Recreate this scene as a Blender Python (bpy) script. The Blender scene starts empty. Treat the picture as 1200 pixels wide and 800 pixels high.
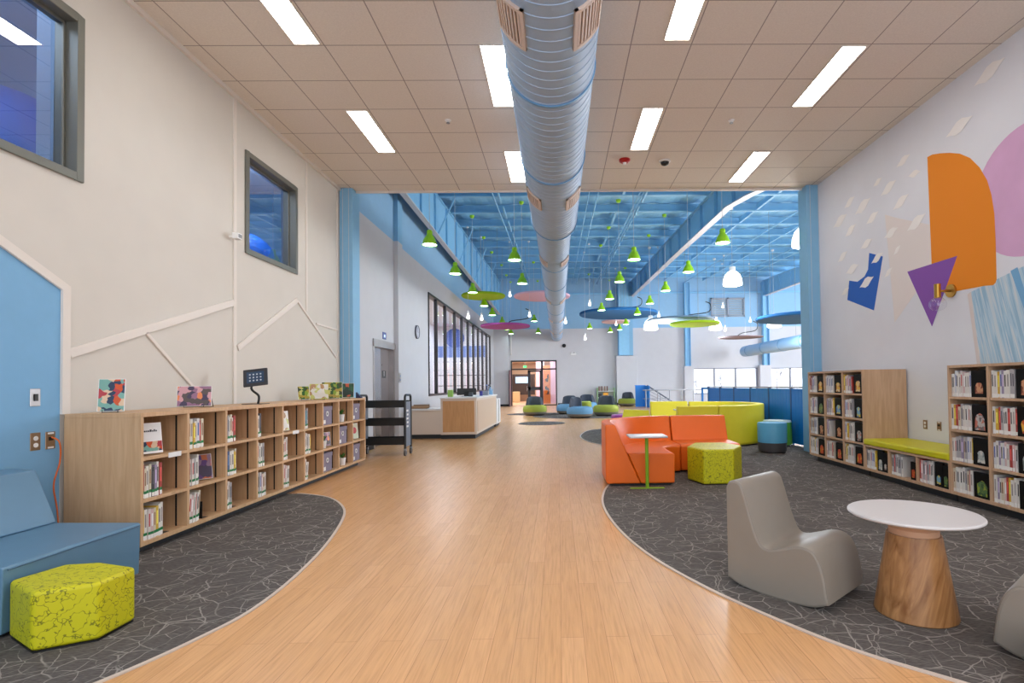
import bpy, bmesh, math, random
from mathutils import Vector, Matrix
R_ = random.Random(7)
C = bpy.context.scene.collection
PI = math.pi
# ------------------------------------------------------------------ camera
CAMZ = 1.2364
def cam_setup():
    f, cx, cy, pi_, ro, ya = 619.11, 663.87, 436.85, .0211, .0129, .0161
    c, s = math.cos, math.sin
    A = Matrix(((c(ya), -s(ya), 0), (s(ya), c(ya), 0), (0, 0, 1)))
    B = Matrix(((1, 0, 0), (0, c(pi_), s(pi_)), (0, -s(pi_), c(pi_))))
    D = Matrix(((c(ro), 0, -s(ro)), (0, 1, 0), (s(ro), 0, c(ro))))
    M = D @ B @ A
    right, fwd, up = M[0], M[1], M[2]
    cd = bpy.data.cameras.new('camera')
    cd.sensor_width = 36; cd.lens = f/1200*36
    cd.shift_x = -(cx-600)/1200; cd.shift_y = (cy-400)/1200
    cd.clip_end = 300
    o = bpy.data.objects.new('camera', cd); C.objects.link(o)
    m = Matrix((( right[0], up[0], -fwd[0], 0), (right[1], up[1], -fwd[1], 0), (right[2], up[2], -fwd[2], CAMZ), (0, 0, 0, 1)))
    o.matrix_world = m
    bpy.context.scene.camera = o
cam_setup()
# ------------------------------------------------------------------ light and exposure
vs = bpy.context.scene.view_settings
vs.view_transform = 'Standard'; vs.look = 'None'; vs.gamma = 1; vs.use_curve_mapping = False
vs.exposure = 1.1
PANEL_L = 7.0
w = bpy.data.worlds.new('sky'); bpy.context.scene.world = w; w.use_nodes = True
w.node_tree.nodes['Background'].inputs[0].default_value = (.86, .92, 1, 1)
w.node_tree.nodes['Background'].inputs[1].default_value = 1.15
def area(name, loc, size, rot, power, col=(1, 1, 1)):
    l = bpy.data.lights.new(name, 'AREA'); l.shape = 'RECTANGLE'; l.size, l.size_y = size
    l.energy = power; l.color = col
    o = bpy.data.objects.new(name, l); o.location = loc; o.rotation_euler = rot; C.objects.link(o)
    return o
# added area lamp, out of view at the open right side, brightening the hall
area('hall_fill_light', (19.5, 20, 3.5), (18, 5.5), (0, PI/2, 0), 2300, (.9, .95, 1))
# ------------------------------------------------------------------ materials
def lin(c):
    return tuple((x/255/12.92 if x/255 <= .04045 else ((x/255+.055)/1.055)**2.4) for x in c)
MATS = {}
def mat(name, col, rough=.6, metal=0., noise=0., nscale=8., bump=0., emit=0., spec=.5, coat=0.):
    if name in MATS: return MATS[name]
    m = bpy.data.materials.new(name); m.use_nodes = True; MATS[name] = m
    nt = m.node_tree; b = nt.nodes['Principled BSDF']
    c = lin(col)
    b.inputs['Base Color'].default_value = (*c, 1); b.inputs['Roughness'].default_value = rough
    b.inputs['Metallic'].default_value = metal; b.inputs['Specular IOR Level'].default_value = spec
    b.inputs['Coat Weight'].default_value = coat
    if emit:
        b.inputs['Emission Color'].default_value = (*c, 1); b.inputs['Emission Strength'].default_value = emit
    tc = nt.nodes.new('ShaderNodeTexCoord'); n = nt.nodes.new('ShaderNodeTexNoise'); n.inputs['Scale'].default_value = nscale
    n.inputs['Detail'].default_value = 4
    nt.links.new(tc.outputs['Object'], n.inputs['Vector'])
    if noise:
        r = nt.nodes.new('ShaderNodeMapRange'); r.inputs[1].default_value = .3; r.inputs[2].default_value = .7
        r.inputs[3].default_value = 1-noise; r.inputs[4].default_value = 1+noise
        nt.links.new(n.outputs[0], r.inputs[0])
        x = nt.nodes.new('ShaderNodeVectorMath'); x.operation = 'SCALE'; x.inputs[0].default_value = c
        nt.links.new(r.outputs[0], x.inputs['Scale']); nt.links.new(x.outputs[0], b.inputs['Base Color'])
    if bump:
        bp = nt.nodes.new('ShaderNodeBump'); bp.inputs['Strength'].default_value = bump; bp.inputs['Distance'].default_value = .01
        nt.links.new(n.outputs[0], bp.inputs['Height']); nt.links.new(bp.outputs[0], b.inputs['Normal'])
    return m
class G:
    """small node graph helper"""
    def __init__(s, name, rough=.6, spec=.5):
        s.m = bpy.data.materials.new(name); s.m.use_nodes = True; MATS[name] = s.m
        s.nt = s.m.node_tree; s.b = s.nt.nodes['Principled BSDF']
        s.b.inputs['Roughness'].default_value = rough; s.b.inputs['Specular IOR Level'].default_value = spec
    def n(s, t, **k):
        x = s.nt.nodes.new(t)
        for a, v in k.items(): setattr(x, a, v)
        return x
    def l(s, a, b): s.nt.links.new(a, b)
    def tc(s, scale=(1, 1, 1), rot=(0, 0, 0)):
        t = s.n('ShaderNodeTexCoord'); q = s.n('ShaderNodeMapping'); q.inputs['Rotation'].default_value = rot
        m = s.n('ShaderNodeMapping'); m.inputs['Scale'].default_value = scale
        s.l(t.outputs['Object'], q.inputs[0]); s.l(q.outputs[0], m.inputs[0]); return m.outputs[0]
    def noise(s, v, sc, det=3, dist=0):
        x = s.n('ShaderNodeTexNoise'); x.inputs['Scale'].default_value = sc; x.inputs['Detail'].default_value = det
        x.inputs['Distortion'].default_value = dist; s.l(v, x.inputs['Vector']); return x.outputs[0]
    def ramp(s, v, stops):
        r = s.n('ShaderNodeValToRGB'); e = r.color_ramp.elements
        while len(e) < len(stops): e.new(.5)
        for i, (p, c) in enumerate(stops): e[i].position = p; e[i].color = (*c, 1)
        s.l(v, r.inputs[0]); return r.outputs[0]
    def mix(s, f, a, b, mode='MIX'):
        x = s.n('ShaderNodeMix', data_type='RGBA', blend_type=mode)
        for i, q in ((0, f), (6, a), (7, b)):
            if isinstance(q, (int, float)): x.inputs[i].default_value = q
            elif isinstance(q, tuple): x.inputs[i].default_value = (*q, 1)
            else: s.l(q, x.inputs[i])
        return x.outputs[2]
    def math(s, op, a, b=0.):
        x = s.n('ShaderNodeMath', operation=op)
        for i, q in ((0, a), (1, b)):
            if isinstance(q, (int, float)): x.inputs[i].default_value = q
            else: s.l(q, x.inputs[i])
        return x.outputs[0]
    def col(s, o): s.l(o, s.b.inputs['Base Color']); return s.m
    def bump(s, h, st=.2, d=.01):
        x = s.n('ShaderNodeBump'); x.inputs['Strength'].default_value = st; x.inputs['Distance'].default_value = d
        s.l(h, x.inputs['Height']); s.l(x.outputs[0], s.b.inputs['Normal'])
def mk_floor():
    g = G('wood_floor', .27, .5)
    v = g.tc(rot=(0, 0, PI/2))
    b = g.n('ShaderNodeTexBrick'); b.inputs['Scale'].default_value = 1; b.inputs['Brick Width'].default_value = 1.1
    b.inputs['Row Height'].default_value = .11; b.inputs['Mortar Size'].default_value = .0012; b.inputs['Mortar Smooth'].default_value = .3
    b.inputs['Color1'].default_value = (*lin((224, 171, 119)), 1); b.inputs['Color2'].default_value = (*lin((216, 163, 110)), 1)
    b.inputs['Mortar'].default_value = (*lin((176, 124, 84)), 1); b.offset = .37
    g.l(v, b.inputs['Vector'])
    v2 = g.tc(scale=(20, .9, 1))
    n = g.noise(v2, 4, 5, .6)
    gr = g.ramp(n, [(.3, (.86, .84, .82)), (.5, (.98, .98, .98)), (.7, (1.06, 1.06, 1.06))])
    v3 = g.tc(scale=(.4, .25, 1)); n3 = g.noise(v3, 1.5, 2)
    c = g.mix(1., b.outputs['Color'], gr, 'MULTIPLY')
    g.bump(n, .05, .002)
    return g.col(c)
def mk_carpet():
    g = G('grey_carpet', .95, .1)
    v = g.tc()
    base = g.ramp(g.noise(g.tc(scale=(6, 30, 1)), 5, 4), [(.3, lin((78, 73, 71))), (.7, lin((110, 104, 100)))])
    nn = g.n('ShaderNodeTexNoise'); nn.inputs['Scale'].default_value = 3.5; nn.inputs['Detail'].default_value = 3; g.l(v, nn.inputs['Vector'])
    sub = g.n('ShaderNodeVectorMath', operation='MULTIPLY_ADD'); g.l(nn.outputs['Color'], sub.inputs[0])
    sub.inputs[1].default_value = (.13, .13, 0); g.l(v, sub.inputs[2])
    tot = None
    for sc, off, lo in ((4.6, 0, .006), (3.1, 7.3, .004), (6.3, 3.1, .008), (9.5, 5.7, .008)):
        ad = g.n('ShaderNodeVectorMath', operation='ADD'); g.l(sub.outputs[0], ad.inputs[0]); ad.inputs[1].default_value = (off, off*.7, 0)
        vo = g.n('ShaderNodeTexVoronoi', feature='DISTANCE_TO_EDGE'); vo.voronoi_dimensions = '2D'; vo.inputs['Scale'].default_value = sc
        g.l(ad.outputs[0], vo.inputs['Vector'])
        r = g.n('ShaderNodeMapRange'); r.inputs[1].default_value = lo; r.inputs[2].default_value = lo+.016; r.inputs[3].default_value = 1; r.inputs[4].default_value = 0
        g.l(vo.outputs['Distance'], r.inputs[0])
        mk = g.noise(ad.outputs[0], 3.2+off*.1, 2)
        mr = g.n('ShaderNodeMapRange'); mr.inputs[1].default_value = .44; mr.inputs[2].default_value = .56; g.l(mk, mr.inputs[0])
        q = g.math('MULTIPLY', r.outputs[0], mr.outputs[0])
        tot = q if tot is None else g.math('MAXIMUM', tot, q)
    tot = g.math('MULTIPLY', tot, .62)
    c = g.mix(tot, base, lin((178, 170, 164)))
    return g.col(c)
def mk_wood(name, c1, c2, scale, rot=(0, 0, 0), rough=.45, k=6):
    g = G(name, rough, .4)
    n = g.noise(g.tc(scale=scale, rot=rot), k, 5, .8)
    return g.col(g.ramp(n, [(.3, lin(c1)), (.7, lin(c2))]))
def mk_pouf():
    g = G('lime_squiggle_vinyl', .5, .4)
    v = g.tc()
    nn = g.n('ShaderNodeTexNoise'); nn.inputs['Scale'].default_value = 21; nn.inputs['Detail'].default_value = 2; g.l(v, nn.inputs['Vector'])
    n = nn.outputs[0]
    d = g.math('ABSOLUTE', g.math('SUBTRACT', n, .5))
    r = g.n('ShaderNodeMapRange'); r.inputs[1].default_value = .008; r.inputs[2].default_value = .02; r.inputs[3].default_value = 1; r.inputs[4].default_value = 0
    g.l(d, r.inputs[0])
    m = g.n('ShaderNodeMapRange'); m.inputs[1].default_value = .40; m.inputs[2].default_value = .50; g.l(g.noise(v, 21, 1), m.inputs[0])
    f = g.math('MULTIPLY', g.math('MULTIPLY', r.outputs[0], m.outputs[0]), .8)
    return g.col(g.mix(f, lin((202, 196, 20)), lin((84, 88, 16))))
def mk_tiles():
    g = G('ceiling_tile', .9, .1)
    tc = g.n('ShaderNodeTexCoord'); sp = g.n('ShaderNodeSeparateXYZ'); g.l(tc.outputs['Object'], sp.inputs[0])
    def line(o, off, wd):
        a = g.math('SUBTRACT', o, off); a = g.math('DIVIDE', a, .61); a = g.math('FRACT', a)
        a = g.math('ABSOLUTE', g.math('SUBTRACT', a, .5)); return g.math('GREATER_THAN', a, .5-wd/.61/2)
    lx = line(sp.outputs[0], -1.669, .011); ly = line(sp.outputs[1], 5.215, .011)
    ln = g.math('MAXIMUM', lx, ly)
    base = g.ramp(g.noise(tc.outputs['Object'], 60, 3), [(.3, lin((222, 214, 205))), (.7, lin((230, 222, 213)))])
    g.bump(g.math('SUBTRACT', 1., ln), .6, .006)
    return g.col(g.mix(ln, base, lin((160, 150, 146))))
def mk_stripes():
    g = G('light_blue_striped_paint', .7, .3)
    n = g.noise(g.tc(scale=(1, 9, .35), rot=(.25, 0, 0)), 4, 4, 1.2)
    return g.col(g.ramp(n, [(.38, lin((150, 186, 212))), (.5, lin((176, 205, 224))), (.62, lin((205, 214, 222)))]))
def mk_art(name, cols, sc=14):
    g = G(name, .35, .4)
    v = g.tc()
    vo = g.n('ShaderNodeTexVoronoi'); vo.inputs['Scale'].default_value = sc
    nn = g.n('ShaderNodeTexNoise'); nn.inputs['Scale'].default_value = 9; g.l(v, nn.inputs['Vector'])
    ma = g.n('ShaderNodeVectorMath', operation='MULTIPLY_ADD'); g.l(nn.outputs['Color'], ma.inputs[0]); ma.inputs[1].default_value = (.12, .12, .12); g.l(v, ma.inputs[2])
    g.l(ma.outputs[0], vo.inputs['Vector'])
    sp = g.n('ShaderNodeSeparateColor'); g.l(vo.outputs['Color'], sp.inputs[0])
    k = len(cols)
    r = g.n('ShaderNodeValToRGB'); r.color_ramp.interpolation = 'CONSTANT'; e = r.color_ramp.elements
    while len(e) < k: e.new(.5)
    for i, c in enumerate(cols): e[i].position = i/k; e[i].color = (*lin(c), 1)
    g.l(sp.outputs[0], r.inputs[0])
    return g.col(r.outputs[0])
def mk_glass(name, tint=(1, 1, 1), refl=.1, rough=0.):
    m = bpy.data.materials.new(name); m.use_nodes = True; MATS[name] = m; nt = m.node_tree
    for n in list(nt.nodes): nt.nodes.remove(n)
    o = nt.nodes.new('ShaderNodeOutputMaterial'); t = nt.nodes.new('ShaderNodeBsdfTransparent'); g = nt.nodes.new('ShaderNodeBsdfGlossy')
    t.inputs[0].default_value = (*tint, 1); g.inputs['Roughness'].default_value = rough
    x = nt.nodes.new('ShaderNodeMixShader'); fr = nt.nodes.new('ShaderNodeFresnel'); fr.inputs[0].default_value = 1.5
    a = nt.nodes.new('ShaderNodeMath'); a.operation = 'MULTIPLY_ADD'; a.inputs[1].default_value = 1.0; a.inputs[2].default_value = refl; a.use_clamp = True
    ge = nt.nodes.new('ShaderNodeNewGeometry'); inv = nt.nodes.new('ShaderNodeMath'); inv.operation = 'SUBTRACT'; inv.inputs[0].default_value = 1
    ml = nt.nodes.new('ShaderNodeMath'); ml.operation = 'MULTIPLY'
    nt.links.new(ge.outputs['Backfacing'], inv.inputs[1]); nt.links.new(fr.outputs[0], a.inputs[0])
    nt.links.new(a.outputs[0], ml.inputs[0]); nt.links.new(inv.outputs[0], ml.inputs[1]); nt.links.new(ml.outputs[0], x.inputs[0])
    nt.links.new(t.outputs[0], x.inputs[1]); nt.links.new(g.outputs[0], x.inputs[2]); nt.links.new(x.outputs[0], o.inputs[0])
    return m
FLOOR = mk_floor(); CARPET = mk_carpet(); TILES = mk_tiles(); POUF = mk_pouf(); STRIPES = mk_stripes()
OAK = mk_wood('oak_laminate', (196, 156, 116), (212, 174, 134), (6, 6, .5), k=5)
OAKR = mk_wood('oak_laminate_pale', (188, 152, 120), (206, 170, 138), (6, 6, .5), k=5)
TABLEWOOD = mk_wood('diagonal_oak_veneer', (134, 86, 46), (192, 140, 90), (4.5, 4.5, .35), rot=(.12, -.42, 0), rough=.32, k=6)
DESKWOOD = mk_wood('desk_oak', (190, 142, 94), (204, 156, 106), (4, 4, .5), k=5)
GLASS = mk_glass('window_glass', (.93, .96, 1), .06)
PANE = mk_glass('dark_interior_glass', (.62, .7, .8), .22)
BULBG = mk_glass('clear_bulb_glass', (.98, .98, 1), .08)
WALL_L = mat('warm_white_paint', (213, 208, 200), .8, noise=.015, nscale=3, spec=.2)
WALL_H = mat('hall_white_paint', (206, 206, 211), .8, noise=.015, nscale=3, spec=.2)
WALL_R = mat('pale_blue_grey_paint', (224, 226, 234), .85, noise=.03, nscale=1.2, spec=.2)
BLUEP = mat('light_blue_paint', (132, 184, 220), .55, noise=.02)
BLUEW = mat('blue_panel_paint', (146, 190, 224), .7, noise=.02)
BLUELEFT = mat('soft_blue_wall_paint', (124, 176, 216), .7, noise=.02)
ROOFB = mat('roof_deck_blue', (136, 198, 236), .6, noise=.05)
STEELB = mat('steel_blue_paint', (136, 194, 232), .45, noise=.03)
FLANGE = mat('pale_flange_paint', (206, 208, 216), .5)
TRIMW = mat('white_trim', (226, 218, 210), .6)
WHITE = mat('white_gloss', (236, 236, 236), .35)
BLACK = mat('black_metal', (22, 22, 24), .4)
KICK = mat('dark_toe_kick', (40, 44, 48), .6)
BASEB = mat('black_baseboard', (26, 26, 28), .6)
FRAME = mat('grey_window_frame', (112, 112, 104), .4, metal=.3)
DFRAME = mat('dark_bronze_frame', (46, 46, 50), .4)
STEEL = mat('brushed_stainless', (176, 172, 172), .28, metal=.85, noise=.06, nscale=4)
GSTEEL = mat('grey_rail_steel', (150, 154, 160), .4, metal=.6)
DUCT = mat('galvanized_duct', (160, 184, 212), .5, metal=.1, noise=.04, nscale=2)
SEAM = mat('blue_duct_flange', (104, 154, 200), .4)
REGISTER = mat('beige_register', (206, 186, 174), .5)
REGDARK = mat('register_gap', (120, 100, 90), .7)
PANELM = mat('light_panel', (255, 252, 246), .5, emit=PANEL_L)
BRASS = mat('brass', (186, 140, 62), .3, metal=.85)
# ------------------------------------------------------------------ mesh helpers
class MB:
    def __init__(s): s.v = []; s.f = []; s.mi = []
    def add(s, vs, fs, m=0):
        o = len(s.v); s.v += [tuple(x) for x in vs]; s.f += [tuple(i+o for i in f) for f in fs]; s.mi += [m]*len(fs); return s
    def box(s, x0, x1, y0, y1, z0, z1, m=0):
        vs = [(x, y, z) for x in (x0, x1) for y in (y0, y1) for z in (z0, z1)]
        return s.add(vs, [(0, 1, 3, 2), (4, 6, 7, 5), (0, 4, 5, 1), (2, 3, 7, 6), (0, 2, 6, 4), (1, 5, 7, 3)], m)
    def prism(s, poly, a, b, axis='y', m=0):
        """poly (2D) extruded a..b along axis; poly coords are the two others in order"""
        def P(p, t): return {'x': (t, p[0], p[1]), 'y': (p[0], t, p[1]), 'z': (p[0], p[1], t)}[axis]
        n = len(poly); vs = [P(p, a) for p in poly]+[P(p, b) for p in poly]
        fs = [tuple(range(n)), tuple(range(2*n-1, n-1, -1))]+[(i, i+n, (i+1) % n+n, (i+1) % n) for i in range(n)]
        return s.add(vs, fs, m)
    def tube(s, pts, r, seg=8, m=0, caps=True):
        P = [Vector(p) for p in pts]; n = len(P); vs = []; up = None
        for i, p in enumerate(P):
            t = ((P[i+1]-p) if i < n-1 else (p-P[i-1])).normalized()
            if 0 < i < n-1: t = ((P[i+1]-p).normalized()+(p-P[i-1]).normalized()).normalized()
            if up is None: up = Vector((0, 0, 1)) if abs(t.z) < .9 else Vector((1, 0, 0))
            a = t.cross(up).normalized(); b = a.cross(t).normalized(); up = b
            rr = r[i] if isinstance(r, (list, tuple)) else r
            vs += [p+a*math.cos(2*PI*k/seg)*rr+b*math.sin(2*PI*k/seg)*rr for k in range(seg)]
        fs = [(i*seg+k, i*seg+(k+1) % seg, (i+1)*seg+(k+1) % seg, (i+1)*seg+k) for i in range(n-1) for k in range(seg)]
        if caps: fs += [tuple(range(seg-1, -1, -1)), tuple((n-1)*seg+k for k in range(seg))]
        return s.add(vs, fs, m)
    def lathe(s, prof, seg=32, c=(0, 0, 0), axis='z', m=0, a0=0, a1=2*PI, caps=True, sx=1, sy=1):
        full = abs(a1-a0-2*PI) < 1e-6; k = seg if full else seg+1; vs = []
        for r, h in prof:
            for i in range(k):
                a = a0+(a1-a0)*i/seg; x, y = r*math.cos(a)*sx, r*math.sin(a)*sy
                vs.append({'z': (c[0]+x, c[1]+y, c[2]+h), 'y': (c[0]+x, c[1]+h, c[2]+y), 'x': (c[0]+h, c[1]+x, c[2]+y)}[axis])
        n = len(prof); fs = []
        for j in range(n-1):
            for i in range(seg):
                i2 = (i+1) % k; fs.append((j*k+i, j*k+i2, (j+1)*k+i2, (j+1)*k+i))
        if caps and full:
            if prof[0][0] > 1e-5: fs.append(tuple(range(k-1, -1, -1)))
            if prof[-1][0] > 1e-5: fs.append(tuple((n-1)*k+i for i in range(k)))
        return s.add(vs, fs, m)
    def build(s, name, mats, parent=None, bevel=0, bseg=2, smooth=False, world=False, sub=0, flat_big=False, angle=30):
        if world and parent is not None:
            o = parent; l = Vector((0, 0, 0))
            while o is not None: l += o.location; o = o.parent
            s.v = [(x-l.x, y-l.y, z-l.z) for x, y, z in s.v]
        me = bpy.data.meshes.new(name); me.from_pydata(s.v, [], s.f)
        if not isinstance(mats, (list, tuple)): mats = [mats]
        for q in mats: me.materials.append(q)
        me.polygons.foreach_set('material_index', s.mi)
        b = bmesh.new(); b.from_mesh(me); bmesh.ops.remove_doubles(b, verts=b.verts, dist=1e-5)
        bmesh.ops.recalc_face_normals(b, faces=b.faces)
        if smooth:
            ang = math.radians(angle)
            for e in b.edges:
                if len(e.link_faces) == 2 and e.calc_face_angle(0) > ang: e.smooth = False
        b.to_mesh(me); b.free()
        if smooth: me.polygons.foreach_set('use_smooth', [len(p.vertices) <= 24 or flat_big is False for p in me.polygons])
        o = bpy.data.objects.new(name, me); C.objects.link(o)
        if parent is not None: o.parent = parent
        if bevel:
            d = o.modifiers.new('b', 'BEVEL'); d.width = bevel; d.segments = bseg; d.limit_method = 'ANGLE'; d.angle_limit = math.radians(32)
            if bseg > 1:
                me.polygons.foreach_set('use_smooth', [True]*len(me.polygons)); d.harden_normals = True
        if sub:
            d = o.modifiers.new('s', 'SUBSURF'); d.levels = sub; d.render_levels = sub
        return o
def tag(o, label=None, cat=None, group=None, kind=None):
    if label: o['label'] = label
    if cat: o['category'] = cat
    if group: o['group'] = group
    if kind: o['kind'] = kind
    return o
def thing(name, label, cat, loc=(0, 0, 0), rz=0, group=None):
    o = bpy.data.objects.new(name, None); C.objects.link(o); o.location = loc; o.rotation_euler = (0, 0, rz); o.empty_display_size = .1
    return tag(o, label, cat, group)
def struct(o): return tag(o, kind='structure')
def copy_tree(o, parent=None):
    c = o.copy(); C.objects.link(c); c.parent = parent
    for ch in [x for x in KIDS.get(o.name, [])]: copy_tree(ch, c)
    return c
KIDS = {}
def reg(o):
    """remember children for copying"""
    def rec(q):
        KIDS[q.name] = [x for x in C.objects if x.parent == q]
        for x in KIDS[q.name]: rec(x)
    rec(o); return o
def circ_pts(cx, cy, r, n=24, sx=1, sy=1, a0=0): return [(cx+r*sx*math.cos(a0+2*PI*i/n), cy+r*sy*math.sin(a0+2*PI*i/n)) for i in range(n)]
def catmull(P, k=8, closed=False):
    out = []; n = len(P)
    for i in range(n if closed else n-1):
        p = [Vector(P[(i+j-1) % n] if closed else P[min(max(i+j-1, 0), n-1)]) for j in range(4)]
        for q in range(k):
            t = q/k
            out.append(tuple(.5*((2*p[1])+(-p[0]+p[2])*t+(2*p[0]-5*p[1]+4*p[2]-p[3])*t*t+(-p[0]+3*p[1]-3*p[2]+p[3])*t**3)))
    if not closed: out.append(tuple(P[-1]))
    return out
# ------------------------------------------------------------------ the room shell
XL, XR, YE, YB, ZC, XF = -3.695, 4.54, 9.15, 31.1, 4.63, 19.5
def roofz(y): return 6.195+.0415*y
def wall_grid(mb, x, th, y0, y1, z0, z1, holes, split=None, axis='x'):
    ys = sorted({y0, y1, *[h[i] for h in holes for i in (0, 1)]}); zs = {z0, z1, *[h[i] for h in holes for i in (2, 3)]}
    if split: zs.add(split)
    zs = sorted(q for q in zs if z0 <= q <= z1)
    for a, b in zip(ys, ys[1:]):
        for c, d in zip(zs, zs[1:]):
            my, mz = (a+b)/2, (c+d)/2
            if any(h[0] < my < h[1] and h[2] < mz < h[3] for h in holes): continue
            m = 1 if split and mz > split else 0
            if axis == 'x': mb.box(min(x, x+th), max(x, x+th), a, b, c, d, m)
            else: mb.box(a, b, min(x, x+th), max(x, x+th), c, d, m)
W1 = (2.92, 4.13, 2.87, 4.13); W2 = (6.31, 7.52, 2.86, 4.06)
ELEV = (10.66, 11.93, 0, 2.1); W3 = (15.12, 28.95, 1.0, 3.92)
fl = MB().box(-7, 20, -2.5, 40, -.1, 0).build('floor', FLOOR); struct(fl)
cl = MB().box(XL-.2, XR+.2, -2.5, YE, ZC, ZC+.06).build('ceiling', TILES); struct(cl)
struct(MB().box(XL-.1, XR+.1, YE, YE+.03, ZC-.035, ZC+.1).build('trim_1', TRIMW))
o = MB().box(XL-.2, XF, YE+.03, YE+.15, ZC+.06, 7.2).build('wall_bulkhead', WALL_H); struct(o)
m = MB(); wall_grid(m, XL, -.16, -2.5, YE, 0, ZC+.1, [W1, W2]); wl = struct(m.build('wall_left', WALL_L))
m = MB(); wall_grid(m, XL, -.16, YE, YB+.2, 0, 7.6, [ELEV, W3], 4.53); struct(m.build('wall_hall_left', [WALL_H, BLUEW]))
wr = struct(MB().box(XR, XR+.16, -2.5, 9.05, 0, ZC+.1).build('wall_right', WALL_R))
# far wall with its openings (door, two window bands, louvre)
DOOR = (-2.77, -.07, 0, 2.66); W4 = (7.98, 11.78, .55, 2.07); W5 = (12.57, 18.6, .55, 2.04)
m = MB(); wall_grid(m, YB, .2, XL-.2, XF, 0, 7.7, [DOOR, W4, W5], 4.5, 'y'); struct(m.build('wall_back', [WALL_H, BLUEW]))
struct(MB().box(XL, -2.87, 30.55, YB, 0, 4.5, 0).box(XL, -2.87, 30.55, YB, 4.5, 7.5, 1).build('wall_back.001', [WALL_H, BLUEW]))
struct(MB().box(XF, XF+.1, YE, YB, 0, 1.0).build('wall_hall_right', WALL_H))
# white boxed-out piers under the blue columns on the back wall
def pier(x0, x1, zt, d=.35): return MB().box(x0, x1, YB-d, YB, 0, zt)
struct(pier(3.4, 4.62, 2.85, .45).build('trim_2', WALL_H, bevel=.02))
struct(pier(7.4, 7.95, 2.2).build('trim_3', WALL_H)); struct(pier(11.85, 12.5, 2.2).build('trim_4', WALL_H))
# horizontal girt, baseboards
struct(MB().box(3.3, XF, YB-.1, YB-.02, 6.5, 6.6).box(XL+.1, 3.3, YB-.1, YB-.02, 6.5, 6.6).build('trim_5', STEELB))
bb = MB().box(XL, -2.87, 30.53, 30.55, 0, .12).box(-2.87, -2.85, 30.53, YB, 0, .12).build('baseboard_back', BASEB); struct(bb)
struct(MB().box(-.02, 3.4, YB-.02, YB, 0, .12).box(3.4, 4.62, YB-.47, YB-.45, 0, .12).build('baseboard_back.001', BASEB))
struct(MB().box(XL, XL+.015, YE+.3, 10.6, 0, .1).box(XL, XL+.015, 16.8, 30.5, 0, .1).build('baseboard_left', BASEB))
# roof deck with purlins
m = MB()
N = 60
for i in range(40):
    pass
xs = [XL-.2+(XF+.2-XL)*i/130 for i in range(131)]
ws = [(.0 if i % 4 < 2 else .035) for i in range(131)]
vs = []
for y in (YE, YB+.2):
    for x, wz in zip(xs, ws): vs.append((x, y, roofz(y)+wz))
fs = [(i, i+1, i+1+131, i+131) for i in range(130)]
# top skin so that the deck is a solid slab
o0 = len(vs)
for y in (YE, YB+.2):
    for x in (xs[0], xs[-1]): vs.append((x, y, roofz(y)+.2))
fs.append((o0, o0+1, o0+3, o0+2))
roof = MB().add(vs, fs).build('ceiling_hall', ROOFB); struct(roof)
for k in range(14):
    y = 10.0+1.62*k
    if y > 30.9: break
    z = roofz(y)-.01
    # Z section: top flange, web, bottom flange with lip
    m = MB().box(XL, XF, y, y+.07, z-.015, z).box(XL, XF, y-.005, y+.005, z-.26, z).box(XL, XF, y-.10, y, z-.27, z-.255).box(XL, XF, y-.103, y-.095, z-.27, z-.225)
    q = m.build('purlin', STEELB, roof)
# sag braces running between the purlins
for x in (1.9, 6.3, 8.6, 10.6, 13.4, 15.8):
    for k in range(13):
        y = 10.0+1.62*k; z = roofz(y)-.04
        if x == 1.9 and k % 2: continue
        MB().prism([(y+.08, z-.02), (y+1.5, z+.03), (y+1.5, z-.14), (y+.08, z-.19)], x, x+.012, 'x').prism([(y+.08, z-.19), (y+1.5, z-.14), (y+1.5, z-.152), (y+.08, z-.202)], x-.03, x+.042, 'x').build('sag_brace', STEELB, roof)
# ------------------------------------------------------------------ steel frames
def girder(name, x, label, y0, pts_bottom, wd=.16, pts_start=None, studs=1.5, braces=True, fl_mat=None):
    t = thing(name, label, 'steel beam', (x, y0, 0))
    poly = [(y, z) for y, z in pts_bottom]+[(YB-.02, roofz(YB)-.28), (pts_bottom[0][0], roofz(pts_bottom[0][0])-.28)]
    MB().prism(poly, x-.008, x+.008, 'x').build('web', STEELB, t, world=True)
    ys = [p[0] for p in pts_bottom]
    m = MB()
    for (a, za), (b, zb) in zip(pts_bottom, pts_bottom[1:]):
        m.prism([(a, za), (b, zb), (b, zb-.03), (a, za-.03)], x-wd/2, x+wd/2, 'x')
    m.build('bottom_flange', fl_mat or FLANGE, t, world=True)
    a, b = pts_bottom[0][0], YB
    MB().prism([(a, roofz(a)-.28), (b, roofz(b)-.28), (b, roofz(b)-.25), (a, roofz(a)-.25)], x-wd/2, x+wd/2, 'x').build('top_flange', STEELB, t, world=True)
    def zb_(y):
        for (p, zp), (q, zq) in zip(pts_bottom, pts_bottom[1:]):
            if p <= y <= q: return zp+(zq-zp)*(y-p)/(q-p)
        return pts_bottom[-1][1]
    y = a+.6
    while y < YB-.5:
        MB().box(x-wd/2+.01, x+wd/2-.01, y-.006, y+.006, zb_(y), roofz(y)-.28).build('stiffener', STEELB, t, world=True); y += studs
    if braces:
        for k in range(0, 13, 2):
            y = 11.62+1.62*k
            if y > 30: break
            MB().tube([(x+.02, y, zb_(y)+.05), (x+.5, y, roofz(y)-.28)], .022, 6).build('brace', STEELB, t, world=True)
    return t
girder('steel_girder', -3.35, 'pale blue steel girder with pinkish bottom flange above the interior window wall', YE, [(YE+.2, 5.5), (20, 5.42), (YB, 5.32)], .14, studs=1.5)
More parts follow.
